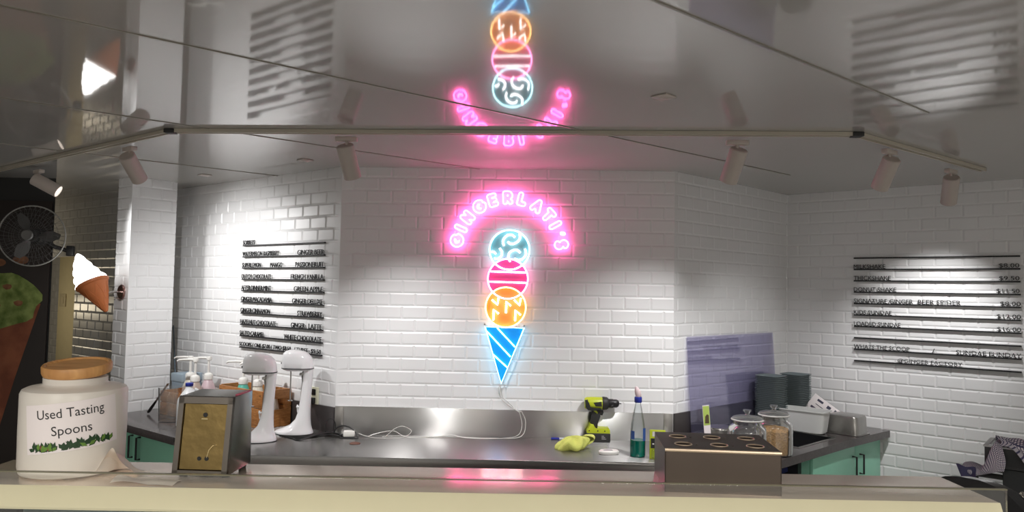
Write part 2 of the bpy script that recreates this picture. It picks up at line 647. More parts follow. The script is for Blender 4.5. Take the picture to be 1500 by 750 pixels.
fl = [A + nL * 0.675 + dL * t for t in (0.0, 3.0)]          # left counter front line
YF = 3.72
fi = fl[0] + dL * ((YF - fl[0].y) / dL.y)                     # where it meets the steel counter's front
jl_f, jl_w = A + nL * 0.675 + dL * 0.55, A + nL * 0.012 + dL * 0.55
fr = B + nC * 0.63
fr = fr + dC * ((YF - fr.y) / dC.y)
jr_w = B + nC * 0.012

t = thing('steel_counter', 'long brushed steel counter along the back wall below the neon sign', 'counter', (0, 0, 0))
bm = bm_new()
poly_slab(bm, [(fi.x, YF), (fr.x, YF), (jr_w.x, jr_w.y), (A.x + nB.x * .012, A.y + nB.y * .012), (jl_w.x, jl_w.y), (jl_f.x, jl_f.y)], CT - 0.045, CT, 0.003)
fin('worktop', bm, m_ssh, t)
bm = bm_new()
poly_slab(bm, [(fi.x + .02, YF + .04), (fr.x - .02, YF + .04), (jr_w.x - .03, jr_w.y - .04), (A.x + .03, A.y - .06), (jl_w.x, jl_w.y - .06), (jl_f.x + .02, jl_f.y + .05)], 0.0, CT - 0.045)
fin('cabinet_body', bm, m_steel2, t, smooth=False)
bm = bm_new()
mt = frame(A, dB, nB)
box(bm, 0.001, LB - 0.001, 0.0005, 0.011, CT, 1.059, 0.001, mtx=mt)
tsp = tag(fin('splashback', bm, m_ssv), 'brushed steel splashback behind the long steel counter', 'splashback')
for u in (0.022, LB - 0.035):
    bm = bm_new()
    box(bm, u - 0.02, u + 0.03, 0.011, 0.014, CT, 1.058, 0.001, mtx=mt)
    fin('corner_strip', bm, m_steel2, tsp)
bm = bm_new()
lathe(bm, [(0.026, 0.0), (0.03, 0.002), (0.028, 0.004), (0.0, 0.0045)], 24, cap1=False)
fin('cable_grommet', bm, P('brown_grommet', (0.13, 0.05, 0.03), 0.5), t, (-0.836, 4.036, CT))

# left counter
t = thing('side_counter', 'dark topped counter with mint green doors left of the napkin dispenser', 'counter')
bm = bm_new()
e = 2.0
nq = lambda u, o: tuple(A + dL * u + nL * o)
poly_slab(bm, [tuple(jl_f), tuple(jl_w), nq(1.53, .012), nq(1.53, .512), nq(e, .512), nq(e, .675)], CT - 0.045, CT, 0.003)
fin('worktop', bm, m_dark, t)
bm = bm_new()
mt = frame(A, dL, nL)
box(bm, 0.56, 1.52, 0.03, 0.61, 0.0, CT - 0.046, mtx=mt)
box(bm, 1.52, e - .02, 0.52, 0.61, 0.0, CT - 0.046, mtx=mt)
fin('cabinet_body', bm, m_mint, t, smooth=False)
for k, (u0, u1, hu) in enumerate(((0.62, 1.058, 1.015), (1.064, 1.50, 1.108), (1.506, 1.94, 1.90))):
    bm = bm_new()
    box(bm, u0, u1, 0.612, 0.630, 0.10, CT - 0.050, 0.002, mtx=mt)
    dr = fin('cabinet_door', bm, m_mint, t)
    bm = bm_new()
    tube(bm, [mt @ Vector((hu, 0.628, 0.70)), mt @ Vector((hu, 0.655, 0.70)), mt @ Vector((hu, 0.655, 0.83)), mt @ Vector((hu, 0.628, 0.83))], 0.006, 6)
    fin('door_handle', bm, m_black, dr)
bm = bm_new()
box(bm, 0.001, 0.56, 0.0006, 0.012, CT, 1.05, 0.001, mtx=mt)
tag(fin('splashback', bm, m_darkup), 'dark laminate splashback behind the milkshake mixers', 'splashback')

# right counter with sink
t = thing('side_counter', 'dark counter with sink and mint green doors along the right wall', 'counter')
mt = frame(B, dC, nC)
def cwp(u, o): 
    v = B + dC * u + nC * o
    return (v.x, v.y)
EC = LC - 0.004
SU0, SU1, SO0, SO1 = 0.42, 0.86, 0.26, 0.54
bm = bm_new()
fru = (fr - B).dot(dC)
for pts in ([cwp(0.0, 0.012), cwp(SU0, 0.012), cwp(SU0, 0.63), (fr.x, fr.y)],
            [cwp(SU0, 0.012), cwp(SU1, 0.012), cwp(SU1, SO0), cwp(SU0, SO0)],
            [cwp(SU0, SO1), cwp(SU1, SO1), cwp(SU1, 0.63), cwp(SU0, 0.63)],
            [cwp(SU1, 0.012), cwp(EC, 0.012), cwp(EC + 0.07, 0.66), cwp(SU1, 0.63)]):
    poly_slab(bm, pts, CT - 0.045, CT)
fin('worktop', bm, m_dark, t)
bm = bm_new()
SD = 0.70
for f in ([(SU0, SO0, CT), (SU1, SO0, CT), (SU1, SO0, SD), (SU0, SO0, SD)], [(SU0, SO1, CT), (SU1, SO1, CT), (SU1, SO1, SD), (SU0, SO1, SD)],
          [(SU0, SO0, CT), (SU0, SO1, CT), (SU0, SO1, SD), (SU0, SO0, SD)], [(SU1, SO0, CT), (SU1, SO1, CT), (SU1, SO1, SD), (SU1, SO0, SD)],
          [(SU0, SO0, SD), (SU1, SO0, SD), (SU1, SO1, SD), (SU0, SO1, SD)]):
    bm.faces.new([bm.verts.new(mt @ Vector(p)) for p in f])
fin('sink_basin', bm, m_sink, t, smooth=False)
bm = bm_new()
w = 0.014
box(bm, SU0 - w, SU1 + w, SO0 - w, SO0, CT, CT + .003, mtx=mt)
box(bm, SU0 - w, SU1 + w, SO1, SO1 + w, CT, CT + .003, mtx=mt)
box(bm, SU0 - w, SU0, SO0, SO1, CT, CT + .003, mtx=mt)
box(bm, SU1, SU1 + w, SO0, SO1, CT, CT + .003, mtx=mt)
fin('sink_rim', bm, m_steel2, t, smooth=False)
bm = bm_new()
box(bm, 0.001, EC, 0.0006, 0.012, CT, 1.058, 0.001, mtx=mt)
tag(fin('splashback', bm, m_darkup), 'dark laminate splashback behind the sink counter on the right', 'splashback')
bm = bm_new()
box(bm, 0.46, EC - .01, 0.05, 0.575, 0.0, 0.69, mtx=mt)
box(bm, 0.46, 0.475, 0.05, 0.585, 0.0, CT - .046, mtx=mt)
box(bm, EC - .02, EC - .005, 0.05, 0.575, 0.0, CT - .046, mtx=mt)
fin('cabinet_body', bm, m_mint, t, smooth=False)
for u0, u1, hu in ((0.465, 1.020, 0.982), (1.026, 1.405, 1.087)):
    bm = bm_new()
    box(bm, u0, u1, 0.588, 0.606, 0.10, CT - 0.050, 0.002, mtx=mt)
    dr = fin('cabinet_door', bm, m_mint, t)
    bm = bm_new()
    tube(bm, [mt @ Vector((hu, 0.604, 0.67)), mt @ Vector((hu, 0.632, 0.67)), mt @ Vector((hu, 0.632, 0.785)), mt @ Vector((hu, 0.604, 0.785))], 0.006, 6)
    fin('door_handle', bm, m_black, dr)
# open bay with a dark blue crate beside the doors
bm = bm_new()
for k in range(9):
    box(bm, 0.0, 0.44, 0.45, 0.48, 0.44 + k * .045, 0.465 + k * .045, mtx=mt)
for k in range(8):
    box(bm, 0.0 + k * .06, 0.012 + k * .06, 0.43, 0.45, 0.42, 0.83, mtx=mt)
box(bm, 0.0, 0.44, 0.42, 0.428, 0.42, 0.83, mtx=mt)
tag(fin('plastic_crate', bm, P('navy_plastic', (0.02, 0.03, 0.12), 0.4), smooth=False), 'dark blue slatted crate in the open bay left of the right mint doors', 'crate')

# ------------------------------------------------------------------ ceiling track and spotlights
TZ = 2.443
tp = [Vector((-3.8676, 5.0743)), Vector((-1.5780, 3.3398)), Vector((1.4835, 3.1483)), Vector((2.5565, 3.9668))]
t = thing('lighting_track', 'cream three sided light track fixed under the glossy ceiling', 'light track')
for a, b in zip(tp, tp[1:]):
    d = (b - a).normalized()
    mt = frame(a, d, Vector((d.y, -d.x)))
    L = (b - a).length
    bm = bm_new()
    for y0, y1, z0, z1 in ((-.017, .017, TZ + .012, CEIL - .001), (-.017, -.009, TZ, TZ + .012), (.009, .017, TZ, TZ + .012), (-.009, -.006, TZ + .003, TZ + .011), (.006, .009, TZ + .003, TZ + .011)):
        box(bm, 0.0, L, y0, y1, z0, z1, mtx=mt)
    fin('rail', bm, m_track, t, smooth=False)
for p in tp[1:3]:
    bm = bm_new()
    box(bm, p.x - .024, p.x + .024, p.y - .022, p.y + .022, TZ - .003, CEIL - .001, 0.003)
    fin('corner_connector', bm, m_char, t)


def spotlight(px, py, target, label, power, size=80, blend=1.0, back=0.03):
    root = thing('track_spotlight', label, 'spotlight', (px, py, TZ), 0, 'spotlights on the ceiling track')
    seg = min(range(3), key=lambda i: abs((tp[i + 1] - tp[i]).normalized().cross(Vector((px, py)) - tp[i])) + (0 if -0.1 < (Vector((px, py)) - tp[i]).dot((tp[i + 1] - tp[i]).normalized()) < (tp[i + 1] - tp[i]).length + .1 else 9))
    d = (tp[seg + 1] - tp[seg]).normalized()
    az = math.atan2(d.y, d.x)
    bm = bm_new()
    box(bm, -.05, .05, -.016, .016, -.022, 0.0, 0.004, mtx=Matrix.Rotation(az, 4, 'Z'))
    fin('adapter', bm, m_can, root)
    bm = bm_new()
    lathe(bm, [(.007, -.065), (.007, -.02)], 10)
    lathe(bm, [(.012, -.075), (.014, -.07), (.012, -.06)], 12)
    fin('stem', bm, m_can, root)
    piv = Vector((0, 0, -.068))
    ax = (Vector(target) - (Vector((px, py, TZ)) + piv)).normalized()
    rot = ax.to_track_quat('Z', 'Y').to_matrix().to_4x4()
    mt = Matrix.Translation(piv) @ rot
    bm = bm_new()
    z0 = -back
    lathe(bm, [(.0, z0), (.036, z0), (.040, z0 + .004), (.040, z0 + .158), (.037, z0 + .160), (.036, z0 + .150), (.034, z0 + .132)], 28, cap0=False, cap1=False, mtx=mt)
    fin('can', bm, m_can, root)
    bm = bm_new()
    lathe(bm, [(.0, z0 + .134), (.034, z0 + .134)], 24, cap0=False, cap1=False, mtx=mt)
    fin('lens', bm, m_lens, root)
    l = bpy.data.lights.new('spot_bulb', 'SPOT')
    l.energy, l.spot_size, l.spot_blend, l.shadow_soft_size = power, math.radians(size), blend, 0.022
    l.color = (1.0, 0.99, 0.975)
    o = bpy.data.objects.new('spot_bulb', l)
    o.parent = root
    o.location = piv + ax * (z0 + .150)
    o.rotation_euler = (-ax).to_track_quat('Z', 'Y').to_euler()
    C.objects.link(o)


spotlight(-2.9517, 4.5338, (-1.58, 4.90, 1.62), 'white track spotlight at the far left end of the track, tipped sideways', SPOT_W * 0.50)
spotlight(-1.9580, 3.7091, (-1.85, 4.75, 1.45), 'white track spotlight in front of the tiled pier', SPOT_W * 0.95, 104)
spotlight(-0.7732, 3.3588, (-0.5, 4.2, 0.84), 'white track spotlight hanging nearest the left corner of the back wall', SPOT_W * 0.95, 84)
spotlight(1.0054, 3.2767, (0.70, 4.15, 0.84), 'white track spotlight hanging right of the neon sign', SPOT_W * 0.95, 84)
spotlight(1.7689, 3.4267, (1.62, 4.6, 0.85), 'white track spotlight just past the right bend of the track', SPOT_W * 0.6)
spotlight(2.3550, 3.9221, (2.60, 4.55, 1.50), 'white track spotlight at the right end of the track, above the price board', SPOT_W * 0.70, 70)

for (x, y), lab in (((0.5373, 2.6223), 'small square grey fitting on the ceiling in front of the right track half'),
                    ((-1.1715, 4.0912), 'small square ceiling fitting above the left corner of the back wall'),
                    ((-1.9997, 4.7245), 'small pale square ceiling fitting beside the tiled pier')):
    bm = bm_new()
    box(bm, -.034, .034, -.034, .034, -.006, -.0005, 0.002, mtx=Matrix.Rotation(math.radians(45), 4, 'Z'))
    lathe(bm, [(.0, -.010), (.016, -.009), (.022, -.006)], 20, cap0=False, cap1=False)
    tag(fin('ceiling_fitting', bm, m_can, None, (x, y, CEIL)), lab, 'ceiling fitting', 'square fittings on the ceiling')

# ------------------------------------------------------------------ neon sign on the back wall
def wbk(u, z, o=0.0):
    p = A + dB * u + nB * o
    return Vector((p.x, p.y, z))

def contour(segs, r, res=0.0022):
    """outline of a set of strokes fattened by r (marching squares over a distance field)"""
    pts = np.array([p for s in segs for p in s], float)
    x0, z0 = pts.min(0) - r - 3 * res
    x1, z1 = pts.max(0) + r + 3 * res
    X, Z = np.meshgrid(np.arange(x0, x1, res), np.arange(z0, z1, res), indexing='ij')
    D = np.full(X.shape, 9.0)
    for s in segs:
        for (ax, az), (bx, bz) in zip(s, s[1:]):
            dx, dz = bx - ax, bz - az
            L2 = dx * dx + dz * dz + 1e-12
            t = np.clip(((X - ax) * dx + (Z - az) * dz) / L2, 0, 1)
            D = np.minimum(D, np.hypot(X - ax - t * dx, Z - az - t * dz))
    D -= r
    E = {}
    def ev(i, j, k, l):
        a, b = D[i, j], D[k, l]
        t = a / (a - b)
        return (X[i, j] + t * (X[k, l] - X[i, j]), Z[i, j] + t * (Z[k, l] - Z[i, j]))
    adj = {}
    for i in range(D.shape[0] - 1):
        for j in range(D.shape[1] - 1):
            c = [(i, j), (i + 1, j), (i + 1, j + 1), (i, j + 1)]
            s = [D[p] < 0 for p in c]
            if all(s) or not any(s):
                continue
            ks = []
            for q in range(4):
                p, n = c[q], c[(q + 1) % 4]
                if s[q] != s[(q + 1) % 4]:
                    key = tuple(sorted((p, n)))
                    E[key] = ev(*key[0], *key[1])
                    ks.append(key)
            for q in range(0, len(ks) - 1, 2):
                adj.setdefault(ks[q], []).append(ks[q + 1])
                adj.setdefault(ks[q + 1], []).append(ks[q])
    loops, seen = [], set()
    for k in adj:
        if k in seen:
            continue
        lp, cur, prev = [], k, None
        while cur not in seen:
            seen.add(cur)
            lp.append(E[cur])
            nx = [q for q in adj[cur] if q not in seen]
            if not nx:
                break
            cur = nx[0]
        if len(lp) > 8:
            loops.append(lp)
    return loops

def arc(cx, cz, r, a0, a1, n=14):
    return [(cx + r * math.cos(math.radians(a0 + (a1 - a0) * i / n)), cz + r * math.sin(math.radians(a0 + (a1 - a0) * i / n))) for i in range(n + 1)]

h = 0.026     # half the letter's stroke height
GL = {
    'G': [arc(0, 0, h, 45, 345) + [(h, -0.002), (0.006, -0.002)]],
    'I': [[(0, -h), (0, h)]],
    'N': [[(-.017, -h), (-.017, h), (.017, -h), (.017, h)]],
    'E': [[(.014, h), (-.014, h), (-.014, -h), (.014, -h)], [(-.014, 0), (.010, 0)]],
    'R': [[(-.015, -h), (-.015, h), (.002, h)] + arc(.002, h - .014, .014, 90, -90, 8) + [(-.015, h - .028)], [(-.001, h - .028), (.016, -h)]],
    'L': [[(-.012, h), (-.012, -h), (.015, -h)]],
    'A': [[(-.019, -h), (0, h), (.019, -h)], [(-.012, -.010), (.012, -.010)]],
    'T': [[(-.019, h), (.019, h)], [(0, h), (0, -h)]],
    '’': [[(.003, h), (-.002, h - .011)]],
    'S': [arc(0, .0135, .0140, 35, 270, 10) + arc(0, -.0140, .0135, 90, -145, 10)],
}
NC = (0.9954, 1.9818)
NRr = 0.3075
seq = [('G', 668.6, 353.6), ('I', 674.7, 336), ('N', 684.4, 320), ('G', 701.6, 303.7), ('E', 721, 295), ('R', 742.6, 291.3), ('L', 763, 294), ('A', 784.4, 303.7), ('T', 803.5, 314), ('I', 812.3, 329.4), ('’', 824.5, 341), ('S', 823, 357.5)]
sign = thing('neon_lettering', 'pink outlined neon letters arched over the neon ice cream on the back wall', 'neon sign')
for ch, px, py in seq:
    a = math.atan2(745.5 - px, 367 - py)          # angle from straight up, positive to the left
    cxu, cz = NC[0] - NRr * math.sin(a), NC[1] + NRr * math.cos(a)
    bm = bm_new()
    for lp in contour(GL[ch], 0.0120 if ch != '’' else 0.007):
        lp = lp[::2]
        pts = []
        for (x, z) in lp:
            X = x * math.cos(a) - z * math.sin(a)
            Z = x * math.sin(a) + z * math.cos(a)
            pts.append(wbk(cxu + X, cz + Z, 0.030))
        tube(bm, pts, 0.0044, 6, closed=True)
    fin('letter', bm, m_neonp, sign)
    bm = bm_new()
    p = wbk(cxu, cz, 0.0)
    q = wbk(cxu, cz, 0.026)
    tube(bm, [p, q], 0.003, 6)
    fin('standoff', bm, m_whitep, sign)

cone = thing('neon_ice_cream', 'neon ice cream of three stacked round scoops on a blue striped cone', 'neon sign')
def disc(bm, u, z, r, o0, o1, n=40):
    ring = []
    for o in (o0, o1):
        ring.append([bm.verts.new(wbk(u + r * math.cos(2 * PI * i / n), z + r * math.sin(2 * PI * i / n), o)) for i in range(n)])
    ring_skin(bm, ring)
def cpx(x, y):     # sign drawing units (pixels of the sign sketch, 1 px = 4 mm) to wall coordinates
    return (0.9998 + (x - 746.6) * 0.003985 + (y - 366.4) * -0.00008, 1.9842 - (y - 366.4) * 0.00396 + (x - 746.6) * -0.00006)
def neon_path(bm, pts, o=0.034, r=0.0042, closed=False, smooth=True, k=6):
    q = [wbk(*cpx(x, y), o) for x, y in pts]
    if smooth:
        q = spline(q, k, closed)
    tube(bm, q, r, 7, closed)
def circ(x, y, r, n=44):
    return [(x + r * math.cos(2 * PI * i / n), y + r * math.sin(2 * PI * i / n)) for i in range(n)]
s5 = lambda pts, ox, oy: [(ox + x / 5, oy + y / 5) for x, y in pts]
scoops = [('swirl', 746.6, 366.4, m_neont, m_pant, m_neonw, 0.010, 0.030,
           [[(240, 152), (232, 120), (245, 90), (270, 72), (300, 72), (318, 88)], [(268, 122), (285, 136), (310, 136), (338, 120), (355, 95), (352, 62)],
            [(150, 200), (168, 200), (185, 215)], [(210, 172), (228, 200), (222, 230), (200, 248), (172, 248)],
            [(292, 268), (276, 240), (282, 205), (310, 184), (340, 182), (362, 200)], [(320, 245), (352, 254), (384, 242), (404, 210), (396, 170)]], True),
          ('stripe', 745.8, 409, m_neonpw, m_panp, m_neonw, 0.013, 0.036, [[(150, 345), (412, 345)], [(142, 420), (418, 420)]], False),
          ('zigzag', 744.4, 450.6, m_neono, m_pano, m_neonw, 0.016, 0.042,
           [[(275, 645), (275, 560), (308, 592)], [(185, 700), (185, 622), (222, 652)], [(343, 700), (343, 622), (382, 655)],
            [(170, 552), (212, 588), (216, 536)], [(332, 548), (372, 586), (378, 532)]], False)]
for nm, x, y, mt_, mp_, mi_, off, oo, inner, sm in scoops:
    bm = bm_new()
    disc(bm, *cpx(x, y), 0.117, off, off + 0.003)
    pn = fin('scoop_panel', bm, mp_, cone)
    bm = bm_new()
    neon_path(bm, circ(x, y, 29.2), oo, 0.0040, True, False)
    fin('scoop_ring', bm, mt_, pn)
    for path in inner:
        bm = bm_new()
        neon_path(bm, s5(path, 690, 330), oo - 0.008, 0.0052 if nm != 'stripe' else 0.0042, False, sm)
        fin('scoop_%s' % nm, bm, mi_, pn)
tri = [(715.5, 480), (772.0, 480.3), (742, 561.4)]
bm = bm_new()
a = [bm.verts.new(wbk(*cpx(*p), 0.012)) for p in tri]
b = [bm.verts.new(wbk(*cpx(*p), 0.015)) for p in tri]
ring_skin(bm, [a, b])
pn = fin('cone_panel', bm, m_panb, cone, smooth=False)
bm = bm_new()
neon_path(bm, tri, 0.032, 0.0042, True, False)
fin('cone_outline', bm, m_neonb, pn)
for p0, p1 in (((215, 205), (350, 340)), ((140, 232), (320, 412)), ((192, 398), (302, 492))):
    bm = bm_new()
    neon_path(bm, [(690 + p0[0] / 5, 440 + p0[1] / 5), (690 + p1[0] / 5, 440 + p1[1] / 5)], 0.030, 0.0040, False, False)
    fin('cone_stripe', bm, m_neonb, pn)
for x, y in ((714.5, 476.5), (772, 477)):
    bm = bm_new()
    tube(bm, [wbk(*cpx(x, y), 0.0), wbk(*cpx(x, y), 0.02)], 0.005, 8)
    fin('standoff', bm, m_steel2, cone)
bm = bm_new()
W0 = lambda x, y, o: wbk(*cpx(x, y), o)
cw = spline([W0(742, 562, .02), W0(741, 572, .008), W0(745, 582, .006), W0(757, 592, .008), W0(764, 600, .014)], 6) + \
     spline([Vector((0.072, 4.24, 1.055)), Vector((0.095, 4.25, 1.0)), Vector((0.085, 4.245, 0.93)), Vector((0.03, 4.235, 0.905)), Vector((-0.12, 4.235, 0.9035)), Vector((-0.30, 4.25, 0.9035)), Vector((-0.45, 4.23, 0.9035)), Vector((-0.62, 4.25, 0.9035)), Vector((-0.72, 4.22, 0.9035))], 8)
tube(bm, cw, 0.0022, 6)
cw2 = spline([W0(741, 562, .02), W0(738, 574, .008), W0(744, 586, .006), W0(760, 597, .010)], 5) + spline([Vector((0.06, 4.245, 1.05)), Vector((0.075, 4.25, 0.97)), Vector((0.04, 4.24, 0.915)), Vector((-0.1, 4.22, 0.9035)), Vector((-0.25, 4.235, 0.9035)), Vector((-0.34, 4.25, 0.9155)), Vector((-0.42, 4.235, 0.9035)), Vector((-0.58, 4.225, 0.9035)), Vector((-0.66, 4.255, 0.93)), Vector((-0.74, 4.25, 0.92)), Vector((-0.80, 4.23, 0.9035))], 7)
tube(bm, cw2, 0.0020, 6)
cw3 = spline([Vector((-0.70, 4.22, .9035)), Vector((-0.66, 4.26, .94)), Vector((-0.61, 4.27, .955)), Vector((-0.56, 4.26, .93)), Vector((-0.60, 4.22, .9035)), Vector((-0.70, 4.18, .9035)), Vector((-0.78, 4.2, .9035)), Vector((-0.86, 4.24, .915))], 7)
tube(bm, cw3, 0.0020, 6)
fin('power_wire', bm, m_wire, cone)

# ------------------------------------------------------------------ menu rails with letters
def rails(P0, d, n, u_of, z_top, dz, L, rows, where, size, group, cat='menu rail'):
    """P0: wall point at the rail's left end as seen from the room, d: left to right"""
    for k, items in enumerate(rows):
        zc = z_top - k * dz
        lab = where(k, items)
        az = math.atan2(d.y, d.x)
        p = P0 + n * 0.0
        root = thing('menu_rail', lab, cat, (p.x, p.y, zc), az, group)
        bm = bm_new()
        box(bm, 0, L, -0.014, -0.001, -0.0042, 0.0042, 0.001)
        box(bm, 0, L, -0.018, -0.014, -0.0042, 0.0015)
        fin('rail', bm, m_rail, root, smooth=False)
        for (txt, f0, f1) in items:
            bm = text_mesh(txt, 0.045)
            fit_text(bm, f0 * L, f1 * L, 0.0044, 0.0044 + size, -0.0155)
            # keep the letters' depth small and in front of the rail's slot
            for v in bm.verts:
                v.co.y = -0.0165 if v.co.y < -0.0155 else -0.0125
            fin('lettering', bm, m_rail, root, smooth=False)

left_rows = [[('SORBETS', 0, .157)], [('WATERMELON RASPBERRY', 0, .475), ('GINGER BEER', .70, 1)], [('SUPERLEMON', 0, .25), ('MANGO', .37, .52), ('PASSIONFRUIT', .68, 1)],
             [('DUTCH CHOCOLATE', 0, .385), ('FRENCH VANILLA', .63, 1)], [('AFTER DINNER MINT', 0, .39), ('GREEN APPLE', .67, 1)], [('GINGER MACADAMIA', 0, .405), ('GINGER DELUXE', .655, 1)],
             [('GINGER CINNAMON', 0, .385), ('STRAWBERRY', .72, 1)], [('HAZELNUT CHOCOLATE', 0, .465), ('GINGER', .65, .81), ('LATTE', .855, 1)], [('SALTED CARAMEL', 0, .32), ('WHITE CHOCOLATE', .57, 1)],
             [('SCOOPS / ONE $7.00 / TWO $8.50', 0, .655), ('/ THREE', .695, .855), ('$9.50', .89, 1)]]
tL1 = (Vector((-1.795, 4.917)) - A).dot(dL)
tL2 = (Vector((-1.116, 4.395)) - A).dot(dL)
rails(A + dL * tL1, -dL, nL, None, 2.0151, (2.0151 - 1.3407) / 9, tL1 - tL2, left_rows,
      lambda k, it: 'black rail on the left wall lettered ' + (' and '.join(i[0].strip().lower() for i in it) if k < 9 else 'with the scoop prices, lowest of its board'), 0.030, 'menu rails on the left wall')
right_rows = [[], [('MILKSHAKE', 0, .21), ('$8.00', .885, .995)], [('THICKSHAKE', 0, .245), ('$9.50', .885, .995)], [('DONUT SHAKE', 0, .28), ('$11.50', .87, .995)],
              [('SIGNATURE GINGER', 0, .385), ('BEER SPIDER', .415, .67), ('$8.00', .89, 1)], [('KIDS SUNDAE', 0, .25), ('$12.00', .87, 1)], [('LOADED SUNDAE', 0, .305), ('$16.00', .87, 1)], [],
              [('WHATS THE SCOOP', 0, .36), ('/', .497, .515), ('SUNDAE FUNDAY', .64, 1)], [('@GINGER FACTORY', .285, .675)]]
def rlab(k, it):
    return {0: 'empty black rail at the top of the right price board', 7: 'empty black rail below the loaded sundae line', 9: 'lowest black rail on the right wall, lettered in its middle'}.get(
        k, 'black rail on the right wall lettered ' + ' and '.join(i[0].strip().lower() for i in it if i[0] != '/'))
tR1 = (Vector((2.286, 4.892)) - CC).dot(dR)
tR2 = (Vector((2.988, 4.305)) - CC).dot(dR)
rails(CC + dR * tR1, dR, nR, None, 2.0052, (2.0052 - 1.327) / 9, tR2 - tR1, right_rows, rlab, 0.0285, 'menu rails on the right wall')

# ------------------------------------------------------------------ display case in the foreground
SZ = 1.39
t = thing('display_case', 'glass fronted display case with a steel shelf top in the foreground', 'display case')
bm = bm_new()
box(bm, -1.0, 0.873, 1.318, 1.500, SZ - 0.03, SZ, 0.002)
fin('shelf_top', bm, m_shelf, t)
bm = bm_new()
# sloping cream lip along the shelf's front
prof = [(1.3185, SZ - .0005), (1.3165, SZ - .0025), (1.3018, SZ - .034), (1.303, SZ - .038), (1.3185, SZ - .038)]
prism(bm, prof, -1.0, 0.873, plane='yz')
fin('front_lip', bm, m_cream, t)
bm = bm_new()
box(bm, -1.0, 0.866, 1.288, 1.294, 0.95, 1.4195, 0.001)
fin('glass_front', bm, m_pane, t)
bm = bm_new()
box(bm, -1.0, 0.866, 1.2878, 1.2942, 1.4192, 1.4212)
fin('glass_edge', bm, P('dark_glass_edge', (0.16, 0.15, 0.10), 0.3), t, smooth=False)
bm = bm_new()
box(bm, -1.0, 0.873, 1.478, 1.498, 0.75, SZ - .03)
fin('rear_panel', bm, m_screen, t, smooth=False)
bm = bm_new()
box(bm, -1.0, 0.90, 0.95, 1.50, 0.0, 0.95)
fin('case_body', bm, m_steel2, t, smooth=False)
ck = [(1.95, 0.0), (1.95, 1.18), (1.84, 1.26), (1.77, 1.298), (1.713, 1.327), (1.631, 1.360), (1.586, 1.371), (1.512, 1.381), (1.47, 1.381), (1.432, 1.377), (1.375, 1.355), (1.32, 1.32), (1.25, 1.26), (1.17, 1.17), (1.08, 1.0), (1.0, 0.8), (1.0, 0.0)]
for x0, x1 in ((0.960, 0.985), (-0.985, -0.960)):
    bm = bm_new()
    prism(bm, ck, x0, x1, plane='yz')
    e = fin('end_cheek', bm, m_cheek, t)
    bm = bm_new()
    s = 0.0045
    tube(bm, spline([(x1 + s if x0 > 0 else x0 - s, y, z) for y, z in ck[9:-3]], 4), s, 8)
    fin('chrome_edge', bm, m_steel, e)

# ------------------------------------------------------------------ spoon jar
JR = 0.090
t = thing('spoon_jar', 'white ceramic canister with a wooden lid and a paper label for used spoons', 'jar', (-0.838, 1.428, SZ), math.radians(0))
bm = bm_new()
lathe(bm, [(.0, 0), (JR - .012, 0), (JR - .003, .004), (JR, .015), (JR + .001, .08), (JR + .001, .150), (JR - .002, .157), (JR - .010, .161), (JR - .026, .1635), (JR - .033, .165), (JR - .035, .167), (JR - .035, .178), (JR - .045, .180), (0, .180)], 56, cap0=False, cap1=False)
fin('canister', bm, m_jar, t)
bm = bm_new()
lathe(bm, [(0, .178), (.054, .178), (.058, .180), (.0600, .185), (.0600, .196), (.058, .199), (.053, .199), (.051, .196), (0, .196)], 48, cap0=False, cap1=False)
ld = fin('wooden_lid', bm, m_oak, t, loc=(0.003, 0.021, 0.007), rot=(math.radians(7.0), 0, 0))
def on_jar(bm, o, a0, tilt):
    """wrap a flat drawing (x across, z up) round the canister, centred on heading a0"""
    for v in bm.verts:
        x, z = v.co.x, v.co.z
        x, z = x * math.cos(tilt) - z * math.sin(tilt), x * math.sin(tilt) + z * math.cos(tilt)
        rr = JR + .0016 + o + (-v.co.y)
        a = a0 + x / JR
        v.co = Vector((rr * math.cos(a), rr * math.sin(a), z + .0985))
JA, TI = math.radians(-90 + 28), math.radians(6.0)
bm = bm_new()
nx, nz = 24, 6
LW, LH = 0.160, 0.088
vs = [[bm.verts.new((LW * (i / nx - .5), 0, LH * (j / nz - .5))) for j in range(nz + 1)] for i in range(nx + 1)]
for i in range(nx):
    for j in range(nz):
        bm.faces.new((vs[i][j], vs[i + 1][j], vs[i + 1][j + 1], vs[i][j + 1]))
on_jar(bm, 0.0002, JA, TI)
lab = fin('paper_label', bm, m_paper, t)
for txt, x0, x1, z0, z1 in (('Used Tasting', -.055, .055, .012, .034), ('Spoons', -.032, .032, -.019, .003)):
    bm = text_mesh(txt)
    bmesh.ops.triangulate(bm, faces=bm.faces)
    fit_text(bm, x0, x1, z0, z1, 0)
    on_jar(bm, 0.0007, JA, TI)
    fin('lettering', bm, m_ink, lab, smooth=False)
rr = random.Random(3)
